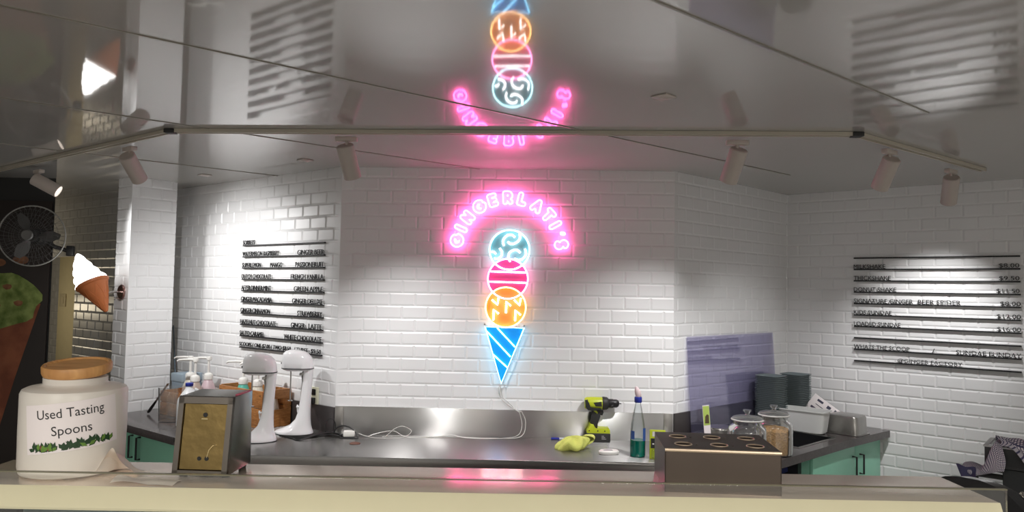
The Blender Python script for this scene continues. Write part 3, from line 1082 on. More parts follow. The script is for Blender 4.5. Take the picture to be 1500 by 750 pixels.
for mt_, cnt, sc_ in ((m_leafd, 60, 1.0), (m_leafl, 12, .85), (m_leafr, 3, .7)):
    bm = bm_new()
    for k in range(cnt):
        cl = rr.choice([-.064, -.050, -.036, -.020, -.004, .012, .028, .044, .058]) if mt_ is not m_leafr else -.046
        x = cl + rr.uniform(-.006, .006)
        z = -.0415 + rr.uniform(0, .004)
        a = rr.uniform(-1.15, 1.15)
        L_ = rr.uniform(.011, .019) * sc_
        wd = .0038 * sc_
        dx, dz = math.sin(a), math.cos(a)
        bm.faces.new([bm.verts.new(p) for p in ((x, -0.0002 * k / cnt, z), (x + dx * L_ * .5 - dz * wd, -0.0002 * k / cnt, z + dz * L_ * .5 + dx * wd), (x + dx * L_, -0.0002 * k / cnt, max(z, z + dz * L_)), (x + dx * L_ * .5 + dz * wd, -0.0002 * k / cnt, z + dz * L_ * .5 - dx * wd))])
    on_jar(bm, 0.0008 if mt_ is m_leafd else 0.0012, JA, TI)
    fin('printed_leaves', bm, mt_, lab, smooth=False)

# crumpled tissue beside the jar
def blanket(bm, fz, nu, nv):
    g = [[bm.verts.new(fz(i / nu, j / nv)) for j in range(nv + 1)] for i in range(nu + 1)]
    uv = bm.loops.layers.uv.verify()
    for i in range(nu):
        for j in range(nv):
            f = bm.faces.new((g[i][j], g[i + 1][j], g[i + 1][j + 1], g[i][j + 1]))
            for l, (a, b) in zip(f.loops, ((i, j), (i + 1, j), (i + 1, j + 1), (i, j + 1))):
                l[uv].uv = (a / nu, b / nv)
    return g
bm = bm_new()
def tis(u, v):
    x = -0.765 + 0.075 * u + 0.012 * v
    hgt = (0.058 * math.exp(-((u - .45) / .33) ** 2) + .006 * math.sin(9 * u + 4 * v)) * (1 - v) ** 0.6
    hgt = max(0.001, hgt)
    return (x - .012 * math.sin(3 * v), 1.375 + 0.055 * v + .01 * math.sin(7 * u), SZ + hgt)
blanket(bm, tis, 16, 10)
bmesh.ops.solidify(bm, geom=list(bm.faces), thickness=0.0008)
o = fin('paper_napkin', bm, m_tissue, angle=60)
tag(o, 'crumpled white paper napkin standing up against the spoon jar', 'napkin', 'loose napkins on the steel shelf')
bm = bm_new()
def tis2(u, v):
    return (-0.715 + 0.118 * u, 1.335 + 0.04 * v - .012 * u, SZ + .0012 + .006 * abs(math.sin(5 * u + 2 * v)) * (1 - u) + .002 * math.sin(3 * v) ** 2)
blanket(bm, tis2, 18, 8)
bmesh.ops.solidify(bm, geom=list(bm.faces), thickness=0.0007)
o = fin('paper_napkin', bm, m_tissue, angle=60)
tag(o, 'flat folded paper napkin lying between the jar and the napkin dispenser', 'napkin', 'loose napkins on the steel shelf')

# ------------------------------------------------------------------ napkin dispenser
t = thing('napkin_dispenser', 'boxy steel napkin dispenser with a worn gold front plate', 'napkin dispenser', (-0.572, 1.385, SZ), math.radians(-3))
DW, DD, DH = 0.053, 0.102, 0.149
bm = bm_new()
# side outline: front leans back towards the top
def yf(z): return -0.002 + 0.020 * z / DH
sd_ = [(yf(.006), .006), (yf(DH), DH), (DD * .95, DH + .002), (DD, .006)]
shell = [(-DW, DW)]
prism(bm, sd_, -DW, DW, 0.003, plane='yz')
fin('body', bm, P('worn_steel', (0.24, 0.235, 0.215), 0.25, 1, var=0.15, scale=20), t)
bm = bm_new()
def fp(x, z, o): return (x, yf(z) - o, z)
for x0, x1, z0, z1 in ((-DW, -DW + .012, .008, DH), (DW - .012, DW, .008, DH), (-DW, DW, .006, .016), (-DW, DW, DH - .014, DH)):
    a = [bm.verts.new(fp(x, z, .001)) for x, z in ((x0, z0), (x1, z0), (x1, z1), (x0, z1))]
    b = [bm.verts.new(fp(x, z, .008)) for x, z in ((x0 + .001, z0 + .001), (x1 - .001, z0 + .001), (x1 - .001, z1 - .001), (x0 + .001, z1 - .001))]
    ring_skin(bm, [a, b])
fr_ = fin('front_frame', bm, m_frame, t)
bm = bm_new()
a = [bm.verts.new(fp(x, z, .002)) for x, z in ((-DW + .012, .016), (DW - .012, .016), (DW - .012, DH - .014), (-DW + .012, DH - .014))]
b = [bm.verts.new(fp(x, z, .004)) for x, z in ((-DW + .0125, .0165), (DW - .0125, .0165), (DW - .0125, DH - .0145), (-DW + .0125, DH - .0145))]
ring_skin(bm, [a, b])
pp = fin('front_plate', bm, m_brasspl, t)
bm = bm_new()
for x, z, r in ((.0, .115, .0045), (-.004, .036, .004), (.010, .036, .004)):
    c = fp(x, z, .0042)
    lathe(bm, [(r, 0), (r, .0006), (0, .0006)], 14, cap1=False, mtx=Matrix.Translation(c) @ Matrix.Rotation(PI / 2, 4, 'X'))
fin('rivet_hole', bm, m_black, pp)
bm = bm_new()
box(bm, -.006, .006, yf(.108) - .0062, yf(.108) - .004, .107, .109)
tube(bm, [fp(.010, .038, .0046), fp(.013, .052, .0046), fp(.020, .060, .0046), fp(.026, .061, .0046)], .0009, 5)
fin('scratch_mark', bm, P('bright_gold', (0.75, 0.62, 0.35), 0.3, 0.9), pp)
for sx in (-1, 1):
    for y in (.014, .088):
        bm = bm_new()
        lathe(bm, [(.007, 0), (.008, .007)], 14, sx * (DW - .012), y)
        fin('rubber_foot', bm, m_char, t)
bm = bm_new()
box(bm, DW - .006, DW + .0008, .03, DD - .01, DH + .0005, DH + .003, .0006)
fin('red_tape', bm, P('red_tape', (0.50, 0.10, 0.16), 0.5), t)

# ------------------------------------------------------------------ cone holder
t = thing('cone_holder', 'dark steel box with six round holes in its top, on the shelf', 'cone holder', (0.394, 1.420, SZ), math.radians(-4.5))
hw, hd, hh = 0.1035, 0.080, 0.078
bm = bm_new()
for x0, x1, y0, y1 in ((-hw, hw, -hd, -hd + .002), (-hw, -hw + .002, -hd, hd), (hw - .002, hw, -hd, hd), (-hw, hw, hd - .002, hd)):
    box(bm, x0, x1, y0, y1, 0.0, hh - .001)
bd_ = fin('body', bm, m_brown, t, smooth=False)
m_glint = P('highlight_steel', (0.72, 0.58, 0.44), 0.35, 0.7)  # pale tone that puts highlights on the dark holder into the colour
bm = bm_new()
tube(bm, [(-hw, -hd + .0005, hh - .0025), (hw, -hd + .0005, hh - .0025)], .0032, 8)
fin('highlight_edge', bm, m_glint, bd_)  # bright line along the front top edge, a highlight painted in paler steel
holes = [(-.068 + .066 * i, sy * .036) for i in range(3) for sy in (-1, 1)]
holes = [(x + .004, y) for x, y in holes]
bm = bm_new()
HR = 0.0155
# top plate: a ring of quads from each hole out to its own square cell
xs = [-hw, -.031 - .000, .035, hw]
for i in range(3):
    for s in (-1, 1):
        cx, cy = [h_ for h_ in holes][i * 2 + (0 if s < 0 else 1)]
        x0, x1 = xs[i], xs[i + 1]
        y0, y1 = (-hd, 0) if s < 0 else (0, hd)
        n = 32
        inner, outer, low = [], [], []
        for k in range(n):
            a = 2 * PI * k / n
            c, d = math.cos(a), math.sin(a)
            inner.append(bm.verts.new((cx + HR * c, cy + HR * d, hh)))
            low.append(bm.verts.new((cx + HR * c, cy + HR * d, hh - .006)))
            tmax = min(((x1 - cx) / c if c > 1e-6 else (x0 - cx) / c if c < -1e-6 else 9), ((y1 - cy) / d if d > 1e-6 else (y0 - cy) / d if d < -1e-6 else 9))
            outer.append(bm.verts.new((cx + tmax * c, cy + tmax * d, hh)))
        for k in range(n):
            k2 = (k + 1) % n
            bm.faces.new((outer[k], outer[k2], inner[k2], inner[k]))
            bm.faces.new((inner[k], inner[k2], low[k2], low[k]))
        for qx, qy in ((x0, y0), (x0, y1), (x1, y0), (x1, y1)):   # fill the cell's corners
            ks = sorted(range(n), key=lambda k: (outer[k].co - Vector((qx, qy, hh))).length)[:2]
            cv = bm.verts.new((qx, qy, hh))
            if (outer[ks[0]].co - cv.co).length > 1e-5:
                try:
                    bm.faces.new((outer[ks[0]], outer[ks[1]], cv))
                except ValueError:
                    pass
tp_ = fin('top_plate', bm, m_browntop, t, smooth=False)
for (x, y) in holes:
    bm = bm_new()
    tube(bm, [(x + HR * math.cos(2 * PI * k / 28), y + HR * math.sin(2 * PI * k / 28), hh + .0004) for k in range(28)], .0013, 6, closed=True)
    fin('hole_rim', bm, m_glint, tp_)  # rims coloured pale to stand in for light caught inside the holes
bm = bm_new()
for (x, y) in holes:
    lathe(bm, [(.002, hh), (.002, hh + .0012), (0, hh + .0016)], 8, x + .024, y - .004, cap0=False, cap1=False)
fin('rivet', bm, m_frame, tp_)

# ------------------------------------------------------------------ milkshake mixers
def mixer(label, loc, rz):
    t = thing('milkshake_mixer', label, 'mixer', loc, rz, 'milkshake mixers on the steel counter')
    bm = bm_new()
    loft(bm, [(-.008, 0, .004, .112, .078), (-.008, 0, .012, .112, .078), (-.004, 0, .020, .105, .074), (.010, 0, .032, .086, .062), (.030, 0, .052, .060, .050, 2.2), (.044, 0, .085, .042, .043, 2.4),
              (.051, 0, .13, .033, .038, 2.6), (.056, 0, .20, .028, .034, 2.8), (.064, 0, .30, .025, .032, 2.8), (.070, 0, .382, .025, .032, 2.8)], 40)
    st = fin('stand', bm, m_white, t)
    bm = bm_new()
    loft(bm, [(-.008, 0, 0, .111, .077), (-.008, 0, .005, .114, .080)], 40)
    fin('base_pad', bm, m_black, st)
    bm = bm_new()
    loft(bm, [(-.005, 0, .362, .060, .044), (.002, 0, .368, .082, .056, 2.4), (.004, 0, .376, .091, .061, 2.5), (.003, 0, .41, .090, .061, 2.5), (-.002, 0, .44, .084, .058, 2.5), (-.010, 0, .462, .070, .052, 2.4), (-.016, 0, .474, .052, .042, 2.3), (-.020, 0, .480, .030, .025), (-.022, 0, .482, .010, .010)], 40)
    hd_ = fin('motor_head', bm, m_white, t)
    bm = bm_new()
    loft(bm, [(.004, 0, .3735, .0922, .0622, 2.5), (.004, 0, .3785, .0922, .0622, 2.5)], 40)
    fin('trim_band', bm, m_char, hd_)
    bm = bm_new()
    box(bm, -.0935, -.086, -.012, .012, .398, .408, .001)
    fin('name_badge', bm, m_char, hd_)
    bm = bm_new()
    lathe(bm, [(.0042, .19), (.0042, .365)], 10, -.036)
    lathe(bm, [(.0, .184), (.015, .186), (.015, .190), (.0, .192)], 16, -.036, cap0=False, cap1=False)
    fin('spindle', bm, m_steel, t)
    bm = bm_new()
    tube(bm, [(.040, 0, .36), (.030, 0, .345), (.036, 0, .30), (.026, 0, .18)], .005, 8)
    box(bm, .018, .042, -.012, .012, .335, .350, .003)
    fin('cup_guide', bm, m_steel2, t)
    bm = bm_new()
    box(bm, .005, .030, -.012, .012, .150, .158, .002)
    tube(bm, [(.026, 0, .10), (.012, 0, .125), (.008, 0, .165)], .005, 8)
    fin('cup_rest', bm, m_white, t)
    return t
mixer('white milkshake mixer nearest the napkin dispenser, a metal cup beside it', (-1.378, 4.06, CT), math.radians(4))
mixer('white milkshake mixer further back, in front of the wooden crate', (-1.235, 4.285, CT), math.radians(-4))
t = thing('mixing_cup', 'tall steel mixing cup under the nearer milkshake mixer', 'cup', (-1.52, 4.12, CT))
bm = bm_new()
lathe(bm, [(0, .002), (.032, .002), (.035, .006), (.046, .165), (.048, .170), (.045, .168), (.034, .010), (0, .008)], 32, cap0=False, cap1=False)
fin('cup_wall', bm, m_steel2, t)
bm = bm_new()
tube(bm, [(.048 * math.cos(2 * PI * k / 32), .048 * math.sin(2 * PI * k / 32), .170) for k in range(32)], .0022, 6, closed=True)
fin('rolled_rim', bm, m_steel, t)

# ------------------------------------------------------------------ wooden crates and bottles on the left counter
def crate(label, u0, u1, o0, o1, hgt, grip=True):
    """crate parallel to the left wall; u along the wall away from the corner, o out from the wall"""
    mt = frame(A, dL, nL)
    p = mt @ Vector(((u0 + u1) / 2, (o0 + o1) / 2, CT))
    root = thing('wooden_crate', label, 'crate', p, 0)
    inv = Matrix.Translation(-p) @ mt
    w_ = .012
    def part(nm, *b):
        bm = bm_new()
        box(bm, *b, .0015, mtx=inv)
        return fin(nm, bm, m_crate, root)
    z = CT
    part('base', u0, u1, o0, o1, z + .001, z + .012)
    for k in range(2):
        h0, h1 = z + .014 + k * (hgt - .014) / 2, z + .010 + (k + 1) * (hgt - .014) / 2
        part('side_slat', u0, u1, o1 - w_, o1, h0, h1)
        part('side_slat', u0, u1, o0, o0 + w_, h0, h1)
    for uu in (u0, u1 - w_):
        bm = bm_new()
        hy0, hy1 = o0 + w_ + .03, o1 - w_ - .03
        hz = z + hgt * .62
        box(bm, uu, uu + w_, o0 + w_, o1 - w_, z + .012, hz - .035, .001, mtx=inv)
        box(bm, uu, uu + w_, o0 + w_, o1 - w_, hz + .030, z + hgt, .001, mtx=inv)
        box(bm, uu, uu + w_, o0 + w_, hy0, hz - .035, hz + .030, mtx=inv)
        box(bm, uu, uu + w_, hy1, o1 - w_, hz - .035, hz + .030, mtx=inv)
        fin('end_panel', bm, m_crate, root, smooth=False)
    bm = bm_new()
    for du in (u0 + .02, u1 - .02):
        for hz in (.05, hgt - .03):
            lathe(bm, [(.004, 0), (.004, .0015), (0, .002)], 8, cap1=False, mtx=inv @ Matrix.Translation((du, o1, z + hz)) @ Matrix.Rotation(-PI / 2, 4, 'X'))
    fin('nail_head', bm, m_char, root)
    return root
crate('honey coloured wooden crate with cut hand holes behind the milkshake mixers', 0.395, 0.86, 0.02, 0.225, 0.225)
crate('low wooden crate holding three pump bottles behind the napkin dispenser', 0.93, 1.33, 0.06, 0.36, 0.155)


def pump_bottle(label, u, o, col, z0=CT + .013, hgt=0.36, rz=PI):
    p = A + dL * u + nL * o
    root = thing('pump_bottle', label, 'bottle', (p.x, p.y, z0), rz, 'sauce pump bottles on the left counter')
    k = hgt / .36
    bm = bm_new()
    lathe(bm, [(.0, 0), (.058, 0), (.064, .006), (.064, .06), (.060, .10), (.045, .16), (.028, .205), (.024, .212), (.024, .222), (0, .222)], 32, cap0=False, cap1=False)
    fin('flask', bm, P('sauce_plastic', col, 0.35, var=0.1, scale=20), root)
    bm = bm_new()
    lathe(bm, [(.027, .212), (.029, .214), (.029, .240), (.024, .250), (.012, .256), (.008, .256)], 24)
    fin('screw_cap', bm, m_whitep, root)
    bm = bm_new()
    lathe(bm, [(.008, .256), (.008, .345)], 12)
    fin('plunger', bm, m_whitep, root)
    bm = bm_new()
    loft(bm, [(.0, 0, .338, .016, .014), (.0, 0, .352, .020, .015), (0, 0, .362, .016, .011)], 16)
    tube(bm, [(.0, 0, .352), (.05, 0, .353), (.105, 0, .350), (.118, 0, .342)], [.009, .008, .006, .005], 10)
    fin('spout', bm, m_whitep, root)
    return root
pump_bottle('pump bottle of pale cream sauce, leftmost of the three in the low crate', 1.24, 0.21, (0.62, 0.58, 0.50), rz=PI * .95)
pump_bottle('pump bottle of pinkish sauce, middle one of the three in the low crate', 1.12, 0.15, (0.62, 0.48, 0.52), rz=PI * .97)
pump_bottle('pump bottle of light brown sauce, rightmost of the three in the low crate', 1.07, 0.27, (0.48, 0.38, 0.33), rz=PI)
pump_bottle('pump bottle of teal sauce standing in the honey coloured crate', 0.76, 0.12, (0.10, 0.48, 0.38), rz=PI * .96)
pump_bottle('pump bottle of white sauce standing in the honey coloured crate', 0.61, 0.115, (0.72, 0.68, 0.58), rz=PI * .98)
pump_bottle('pump bottle of beige sauce at the corner end of the honey coloured crate', 0.48, 0.12, (0.60, 0.52, 0.44), rz=PI)

t = thing('milk_jug', 'white plastic milk jug with a blue cap behind the napkin dispenser', 'jug', (-1.915, 4.42, CT), math.radians(35))
bm = bm_new()
loft(bm, [(0, 0, 0, .050, .050, 5), (0, 0, .006, .060, .060, 6), (0, 0, .13, .060, .060, 6), (0, 0, .165, .056, .056, 5), (0, 0, .205, .036, .036, 3), (0, 0, .228, .021, .021), (0, 0, .244, .019, .019)], 32)
fin('jug_body', bm, m_milk, t)
bm = bm_new()
tube(bm, spline([(.030, 0, .222), (.052, 0, .205), (.066, 0, .165), (.062, 0, .125)], 5), .011, 10)
fin('handle', bm, m_milk, t)
bm = bm_new()
lathe(bm, [(.021, .242), (.0225, .244), (.0225, .260), (.020, .262), (0, .262)], 24, cap1=False)
fin('cap', bm, m_blue, t)

# clear jug with tongs, pale blue box, leaning strip
t = thing('clear_canister', 'clear plastic canister beside the pier, kitchen tongs in it', 'canister', (-2.10, 4.60, CT))
bm = bm_new()
loft(bm, [(0, 0, .002, .052, .052, 4), (0, 0, .006, .060, .060, 5), (0, 0, .205, .066, .066, 5), (0, 0, .212, .069, .069, 5)], 36, cap1=False)
fin('canister_wall', bm, m_glass, t)
t2 = thing('spatula', 'black handled spatula leaning against the clear canister by the pier', 'spatula', (-2.355, 4.83, CT))
va, vb = Vector((0, 0, .010)), Vector((.20, -.165, .222))
sm_ = Matrix.Translation(va) @ (vb - va).to_track_quat('Z', 'Y').to_matrix().to_4x4()
bm = bm_new()
loft(bm, [(0, 0, 0, .006, .005), (0, 0, .01, .011, .008), (0, 0, .08, .010, .007), (0, 0, .13, .007, .005)], 14)
bmesh.ops.transform(bm, matrix=sm_, verts=bm.verts)
fin('handle', bm, m_black, t2)
bm = bm_new()
box(bm, -.007, .007, -.001, .001, .125, .335, mtx=sm_)
fin('blade', bm, m_steel2, t2)
pb = A + dL * 1.41 + nL * 0.14
t = thing('flat_box', 'pale blue grey box behind the pump bottles beside the pier', 'box', (pb.x, pb.y, CT), math.atan2(-dL.y, -dL.x))
bm = bm_new()
box(bm, -.068, .068, -.07, .07, 0, .215, .004)
fin('box_body', bm, P('blue_grey_card', (0.22, 0.28, 0.34), 0.6), t)
bm = bm_new()
box(bm, -.072, .072, -.074, .074, .19, .245, .004)
fin('box_lid', bm, P('pale_blue_card', (0.32, 0.40, 0.47), 0.6), t)
bm = bm_new()
p0, p1 = A + dL * 1.60 + nL * .07, A + dL * 1.90 + nL * .02
v0, v1 = Vector((p0.x, p0.y, CT + .17)), Vector((p1.x, p1.y, 1.50))
q0 = A + dL * 1.515 + nL * .15
q1 = A + dL * 1.83 + nL * .03
v0, v1 = Vector((q0.x, q0.y, CT + .002)), Vector((q1.x, q1.y, 1.44))
ax = (v1 - v0)
mt = Matrix.Translation(v0) @ ax.to_track_quat('Z', 'Y').to_matrix().to_4x4()
box(bm, -.004, .004, -.017, .017, 0, ax.length, .001, mtx=mt)
tag(fin('leaning_strip', bm, P('slate_blue_strip', (0.06, 0.09, 0.12), 0.5)), 'slate blue strip leaning on the wall beside the tiled pier', 'strip')

# power outlet, cords, adapter
pw = A + dL * 0.19
t = thing('power_outlet', 'pale power outlet on the left wall behind the mixers', 'power outlet', (pw.x, pw.y, 1.092), math.atan2(-dL.y, -dL.x))
bm = bm_new()
box(bm, -.036, .036, -.010, -.0005, -.058, .058, .003)
fin('outlet_plate', bm, P('ivory_plastic', (0.70, 0.68, 0.52), 0.4), t)
bm = bm_new()
for z in (.028, -.022):
    box(bm, -.018, .018, -.032 if z < 0 else -.014, -.0102, z - .018, z + .018, .003)
fin('plug', bm, m_black, t)
bm = bm_new()
rc = random.Random(11)
for k in range(6):
    pts = [(-1.30 + .02 * k, 4.20 - .015 * k, CT + .004), (-1.15, 4.19 - .02 * k + rc.uniform(-.01, .01), CT + .004), (-1.05, 4.21 + rc.uniform(-.04, .04), CT + .005 + .004 * k), (-.98, 4.22 + rc.uniform(-.03, .03), CT + .005 + .003 * k), (-.93, 4.21 + rc.uniform(-.02, .02), CT + .005)]
    tube(bm, spline(pts, 6), .0038, 7)
tube(bm, spline([(-1.02 + .03 * math.cos(a), 4.235, CT + .052 + .046 * math.sin(a)) for a in [i * PI / 5 for i in range(10)]], 4, True), .003, 6, closed=True)
tube(bm, spline([(-1.0, 4.21, CT + .006), (-.985, 4.215, CT + .045), (-.945, 4.215, CT + .062), (-.90, 4.205, CT + .055), (-.865, 4.19, CT + .03), (-.85, 4.17, CT + .005), (-.88, 4.165, CT + .004), (-.95, 4.17, CT + .004)], 6), .004, 7)
tag(fin('cord_tangle', bm, m_cord), 'tangle of black power cords on the steel counter beside the mixers', 'cord')
t = thing('power_adapter', 'small white power adapter among the black cords', 'adapter', (-0.903, 4.195, CT), math.radians(8))
bm = bm_new()
box(bm, -.032, .032, -.022, .022, .008, .040, .005)
fin('adapter_case', bm, m_whitep, t)
bm = bm_new()
box(bm, -.03, .03, -.02, .02, .0, .008, .002)
tube(bm, [(-.032, 0, .02), (-.05, 0, .015), (-.06, .01, .006)], .004, 7)
fin('adapter_plug', bm, m_char, t)

# ------------------------------------------------------------------ things on the steel counter, right half
t = thing('marker_pen', 'clear marker pen with a blue cap lying against the splashback', 'pen', (0.243, 4.243, CT + .0065), math.radians(1))
bm = bm_new()
mx_ = Matrix.Rotation(PI / 2, 4, 'Y')
lathe(bm, [(0, .0), (.0055, .0), (.0062, .003), (.0062, .047), (0, .047)], 12, cap0=False, cap1=False, mtx=mx_)
fin('pen_cap', bm, m_blue, t)
bm = bm_new()
lathe(bm, [(0, .047), (.0052, .047), (.0055, .050), (.0055, .15), (.004, .156), (0, .156)], 12, cap0=False, cap1=False, mtx=mx_)
fin('pen_barrel', bm, P('frosted_barrel', (0.62, 0.62, 0.64), 0.3), t)

bm = bm_new()
def rag(u, v):
    a, b = u * 2 * PI, (v - .5) * PI
    rx, ry, rz = .088, .055, .037
    x, y, z = rx * math.cos(b) * math.cos(a), ry * math.cos(b) * math.sin(a), rz * math.sin(b)
    w_ = 1 + .14 * math.sin(3 * a + 2 * b) + .10 * math.sin(5 * a - 3 * b + 1)
    z = max(-.030, z * w_ + .012 * math.cos(a - .2) * math.cos(b) + .008 * math.sin(6 * a) * math.cos(b))
    return (x * w_ + (.022 if abs(a - .2) < .5 else 0), y * w_, z)
blanket(bm, rag, 40, 18)
tag(fin('cleaning_cloth', bm, m_cloth, None, (0.345, 3.985, CT + .0305), (0, math.radians(-6), 0), angle=80), 'crumpled yellow green cleaning cloth on the steel counter', 'cloth')

t = thing('tape_dispenser', 'small flat white plastic dispenser lying between the cloth and the bottle', 'dispenser', (0.528, 3.90, CT), math.radians(6))
bm = bm_new()
loft(bm, [(0, 0, 0, .046, .026, 2.6), (0, 0, .004, .052, .030, 2.6), (0, 0, .014, .054, .031, 2.6), (.002, 0, .021, .046, .026, 2.6), (.002, 0, .019, .034, .018, 2.4)], 32)
fin('shell', bm, m_whitep, t)
bm = bm_new()
loft(bm, [(-.004, 0, .0195, .026, .012), (-.004, 0, .0225, .022, .010)], 20)
fin('inner_roll', bm, P('grey_roll', (0.35, 0.35, 0.36), 0.5), t)

# drill
S_ = 0.000640
t = thing('power_drill', 'lime and black cordless drill standing on its battery on the counter', 'drill', (0.506, 4.222, CT), math.radians(-2))
dz = lambda pts: [((x - 240) * S_, (465 - z) * S_) for x, z in pts]
bm = bm_new()
box(bm, -.070, .070, -.034, .034, 0, .052, .006)
bt = fin('battery', bm, m_char, t)
bm = bm_new()
for x in (-.045, .02):
    for k in range(3):
        box(bm, x, x + .026 - k * .006, -.0348, -.0335, .018 + k * .008, .0215 + k * .008)
fin('battery_marking', bm, P('grey_print', (0.35, 0.33, 0.34), 0.5), bt, smooth=False)
bm = bm_new()
prism(bm, dz([(140, 388), (143, 362), (160, 348), (168, 305), (200, 312), (218, 346), (300, 347), (332, 338), (347, 360), (347, 388)]), -.032, .032, .003)
ft = fin('battery_shoe', bm, m_lime, t)
bm = bm_new()
for x in (162, 238, 300):
    lathe(bm, [(.004, 0), (.0035, .001), (0, .001)], 10, cap0=False, cap1=False, mtx=Matrix.Translation(((x - 240) * S_, -.0322, (465 - 365) * S_)) @ Matrix.Rotation(PI / 2, 4, 'X'))
fin('screw', bm, m_char, ft)
bm = bm_new()
prism(bm, dz([(185, 192), (262, 180), (268, 200), (252, 240), (240, 300), (236, 352), (204, 352), (178, 315), (172, 300), (186, 250)]), -.019, .019, .006)
fin('grip', bm, m_char, t)
bm = bm_new()
prism(bm, dz([(196, 190), (222, 186), (238, 206), (234, 220)]), -.0205, .0205, .002)
fin('grip_flash', bm, m_lime, t)
bm = bm_new()
prism(bm, dz([(258, 186), (286, 190), (290, 210), (280, 235), (262, 232), (256, 205)]), -.011, .011, .003)
fin('trigger', bm, m_char, t)
bm = bm_new()
lathe(bm, [(0, -.068), (.028, -.066), (.034, -.055), (.036, -.03), (.036, .030), (.034, .036), (0, .036)], 24, cap0=False, cap1=False, mtx=Matrix.Translation((-.01, 0, (465 - 130) * S_)) @ Matrix.Rotation(PI / 2, 4, 'Y'))
hs = fin('motor_housing', bm, m_lime, t)
bm = bm_new()
prism(bm, dz([(122, 100), (145, 92), (150, 120), (165, 160), (200, 168), (262, 165), (270, 180), (195, 190), (150, 186), (128, 160)]), -.0365, .0365, .004)
prism(bm, dz([(196, 118), (268, 108), (272, 150), (215, 148)]), -.0372, .0372, .002)
fin('housing_overmould', bm, m_char, hs)
bm = bm_new()
lathe(bm, [(0, .024), (.036, .024), (.0375, .030), (.035, .050), (.030, .058), (0, .058)], 24, cap0=False, cap1=False, mtx=Matrix.Translation((0, 0, (465 - 128) * S_)) @ Matrix.Rotation(PI / 2, 4, 'Y'))
fin('gear_collar', bm, m_char, t)
bm = bm_new()
lathe(bm, [(0, .056), (.024, .056), (.0255, .060), (.0255, .085), (.0235, .087), (.0235, .105), (.018, .116), (.010, .120), (.003, .121), (.003, .132), (0, .134)], 24, cap0=False, cap1=False, mtx=Matrix.Translation((0, 0, (465 - 128) * S_)) @ Matrix.Rotation(PI / 2, 4, 'Y'))
fin('chuck', bm, m_black, t)

# bottle of green liquid
t = thing('spray_bottle', 'tall clear bottle with teal liquid and a dark blue cap', 'bottle', (0.672, 3.857, CT))
bm = bm_new()
prof = [(.0, .001), (.036, .001), (.0395, .005), (.0400, .09), (.0385, .13), (.034, .17), (.027, .21), (.019, .25), (.0145, .272), (.0138, .292)]
lathe(bm, prof, 36, cap0=False, cap1=False)
fin('bottle_wall', bm, m_bottle, t)
bm = bm_new()
lathe(bm, [(0, .003), (.0355, .003), (.0380, .006), (.0385, .086), (0, .086)], 36, cap0=False, cap1=False)
fin('liquid', bm, m_liq, t)
n = 10
for a0, a1, z0, z1 in ((200, 236, .092, .135), (300, 338, .085, .150)):
    bm = bm_new()
    g = [[bm.verts.new(((.0404) * math.cos(math.radians(a0 + (a1 - a0) * i / n)), .0404 * math.sin(math.radians(a0 + (a1 - a0) * i / n)), z)) for z in (z0, z1)] for i in range(n + 1)]
    for i in range(n):
        bm.faces.new((g[i][0], g[i + 1][0], g[i + 1][1], g[i][1]))
    fin('blue_label', bm, P('blue_label_print', (0.03, 0.10, 0.36), 0.4), t)
bm = bm_new()
lathe(bm, [(.0185, .278), (.0195, .280), (.0195, .304), (.018, .307), (0, .307)], 24, cap1=False)
fin('cap', bm, m_blue, t)
bm = bm_new()
loft(bm, [(0, 0, .306, .012, .012), (.001, 0, .315, .017, .015), (-.003, 0, .335, .016, .014), (-.008, 0, .352, .010, .010), (-.010, 0, .360, .004, .004)], 18)
fin('nozzle_cover', bm, P('pale_pink_plastic', (0.78, 0.62, 0.64), 0.5), t)

t = thing('blister_pack', 'upright lime and black blister pack behind the cone holder', 'package', (0.763, 3.80, CT), math.radians(-6))
bm = bm_new()
box(bm, -.04, .04, -.004, .004, 0, .148, .002)
fin('card', bm, m_lime, t)
bm = bm_new()
box(bm, -.034, .034, -.0052, -.0040, .055, .105)
fin('black_panel', bm, m_ink, t, smooth=False)
bm = bm_new()
for x in (-.026, -.012, .002, .016):
    box(bm, x, x + .009, -.0058, -.0051, .074, .080)
box(bm, -.026, .026, -.0050, -.0040, .115, .14)
fin('print_marks', bm, m_whitep, t, smooth=False)
bm = bm_new()
box(bm, -.030, .030, -.018, -.004, .006, .050, .005)
fin('clear_blister', bm, m_bottle, t)

# ------------------------------------------------------------------ right counter things
def P2(u, o): 
    v = B + dC * u + nC * o
    return v
azC = math.atan2(dC.y, dC.x)
azR = math.atan2(dR.y, dR.x)
q = P2(0.18, 0.20)
t = thing('steel_pot', 'round lidded steel pot behind the cone holder', 'pot', (q.x, q.y, CT))
bm = bm_new()
lathe(bm, [(0, .001), (.075, .001), (.082, .008), (.082, .088), (0, .088)], 36, cap0=False, cap1=False)
fin('pot_body', bm, m_steel2, t)
bm = bm_new()
lathe(bm, [(.085, .084), (.087, .088), (.085, .096), (.06, .102), (0, .104)], 36, cap1=False)
fin('pot_lid', bm, m_steel, t)
t = thing('info_card', 'small green and white card standing upright beside the steel pot', 'card', (q.x - .085, q.y - .055, CT), math.radians(12))
bm = bm_new()
box(bm, -.020, .020, -.0015, .0015, 0.002, .222, mtx=Matrix.Rotation(math.radians(-5), 4, 'Y'))
fin('card_sheet', bm, m_paper, t, smooth=False)
bm = bm_new()
box(bm, -.019, .019, -.0022, -.0015, .110, .218, mtx=Matrix.Rotation(math.radians(-5), 4, 'Y'))
fin('green_print', bm, P('lime_print', (0.42, 0.55, 0.12), 0.6), t, smooth=False)
bm = bm_new()
prism(bm, [(-.012, .122), (.013, .120), (.014, .165), (.004, .172), (-.008, .160)], -.0030, -.0022)
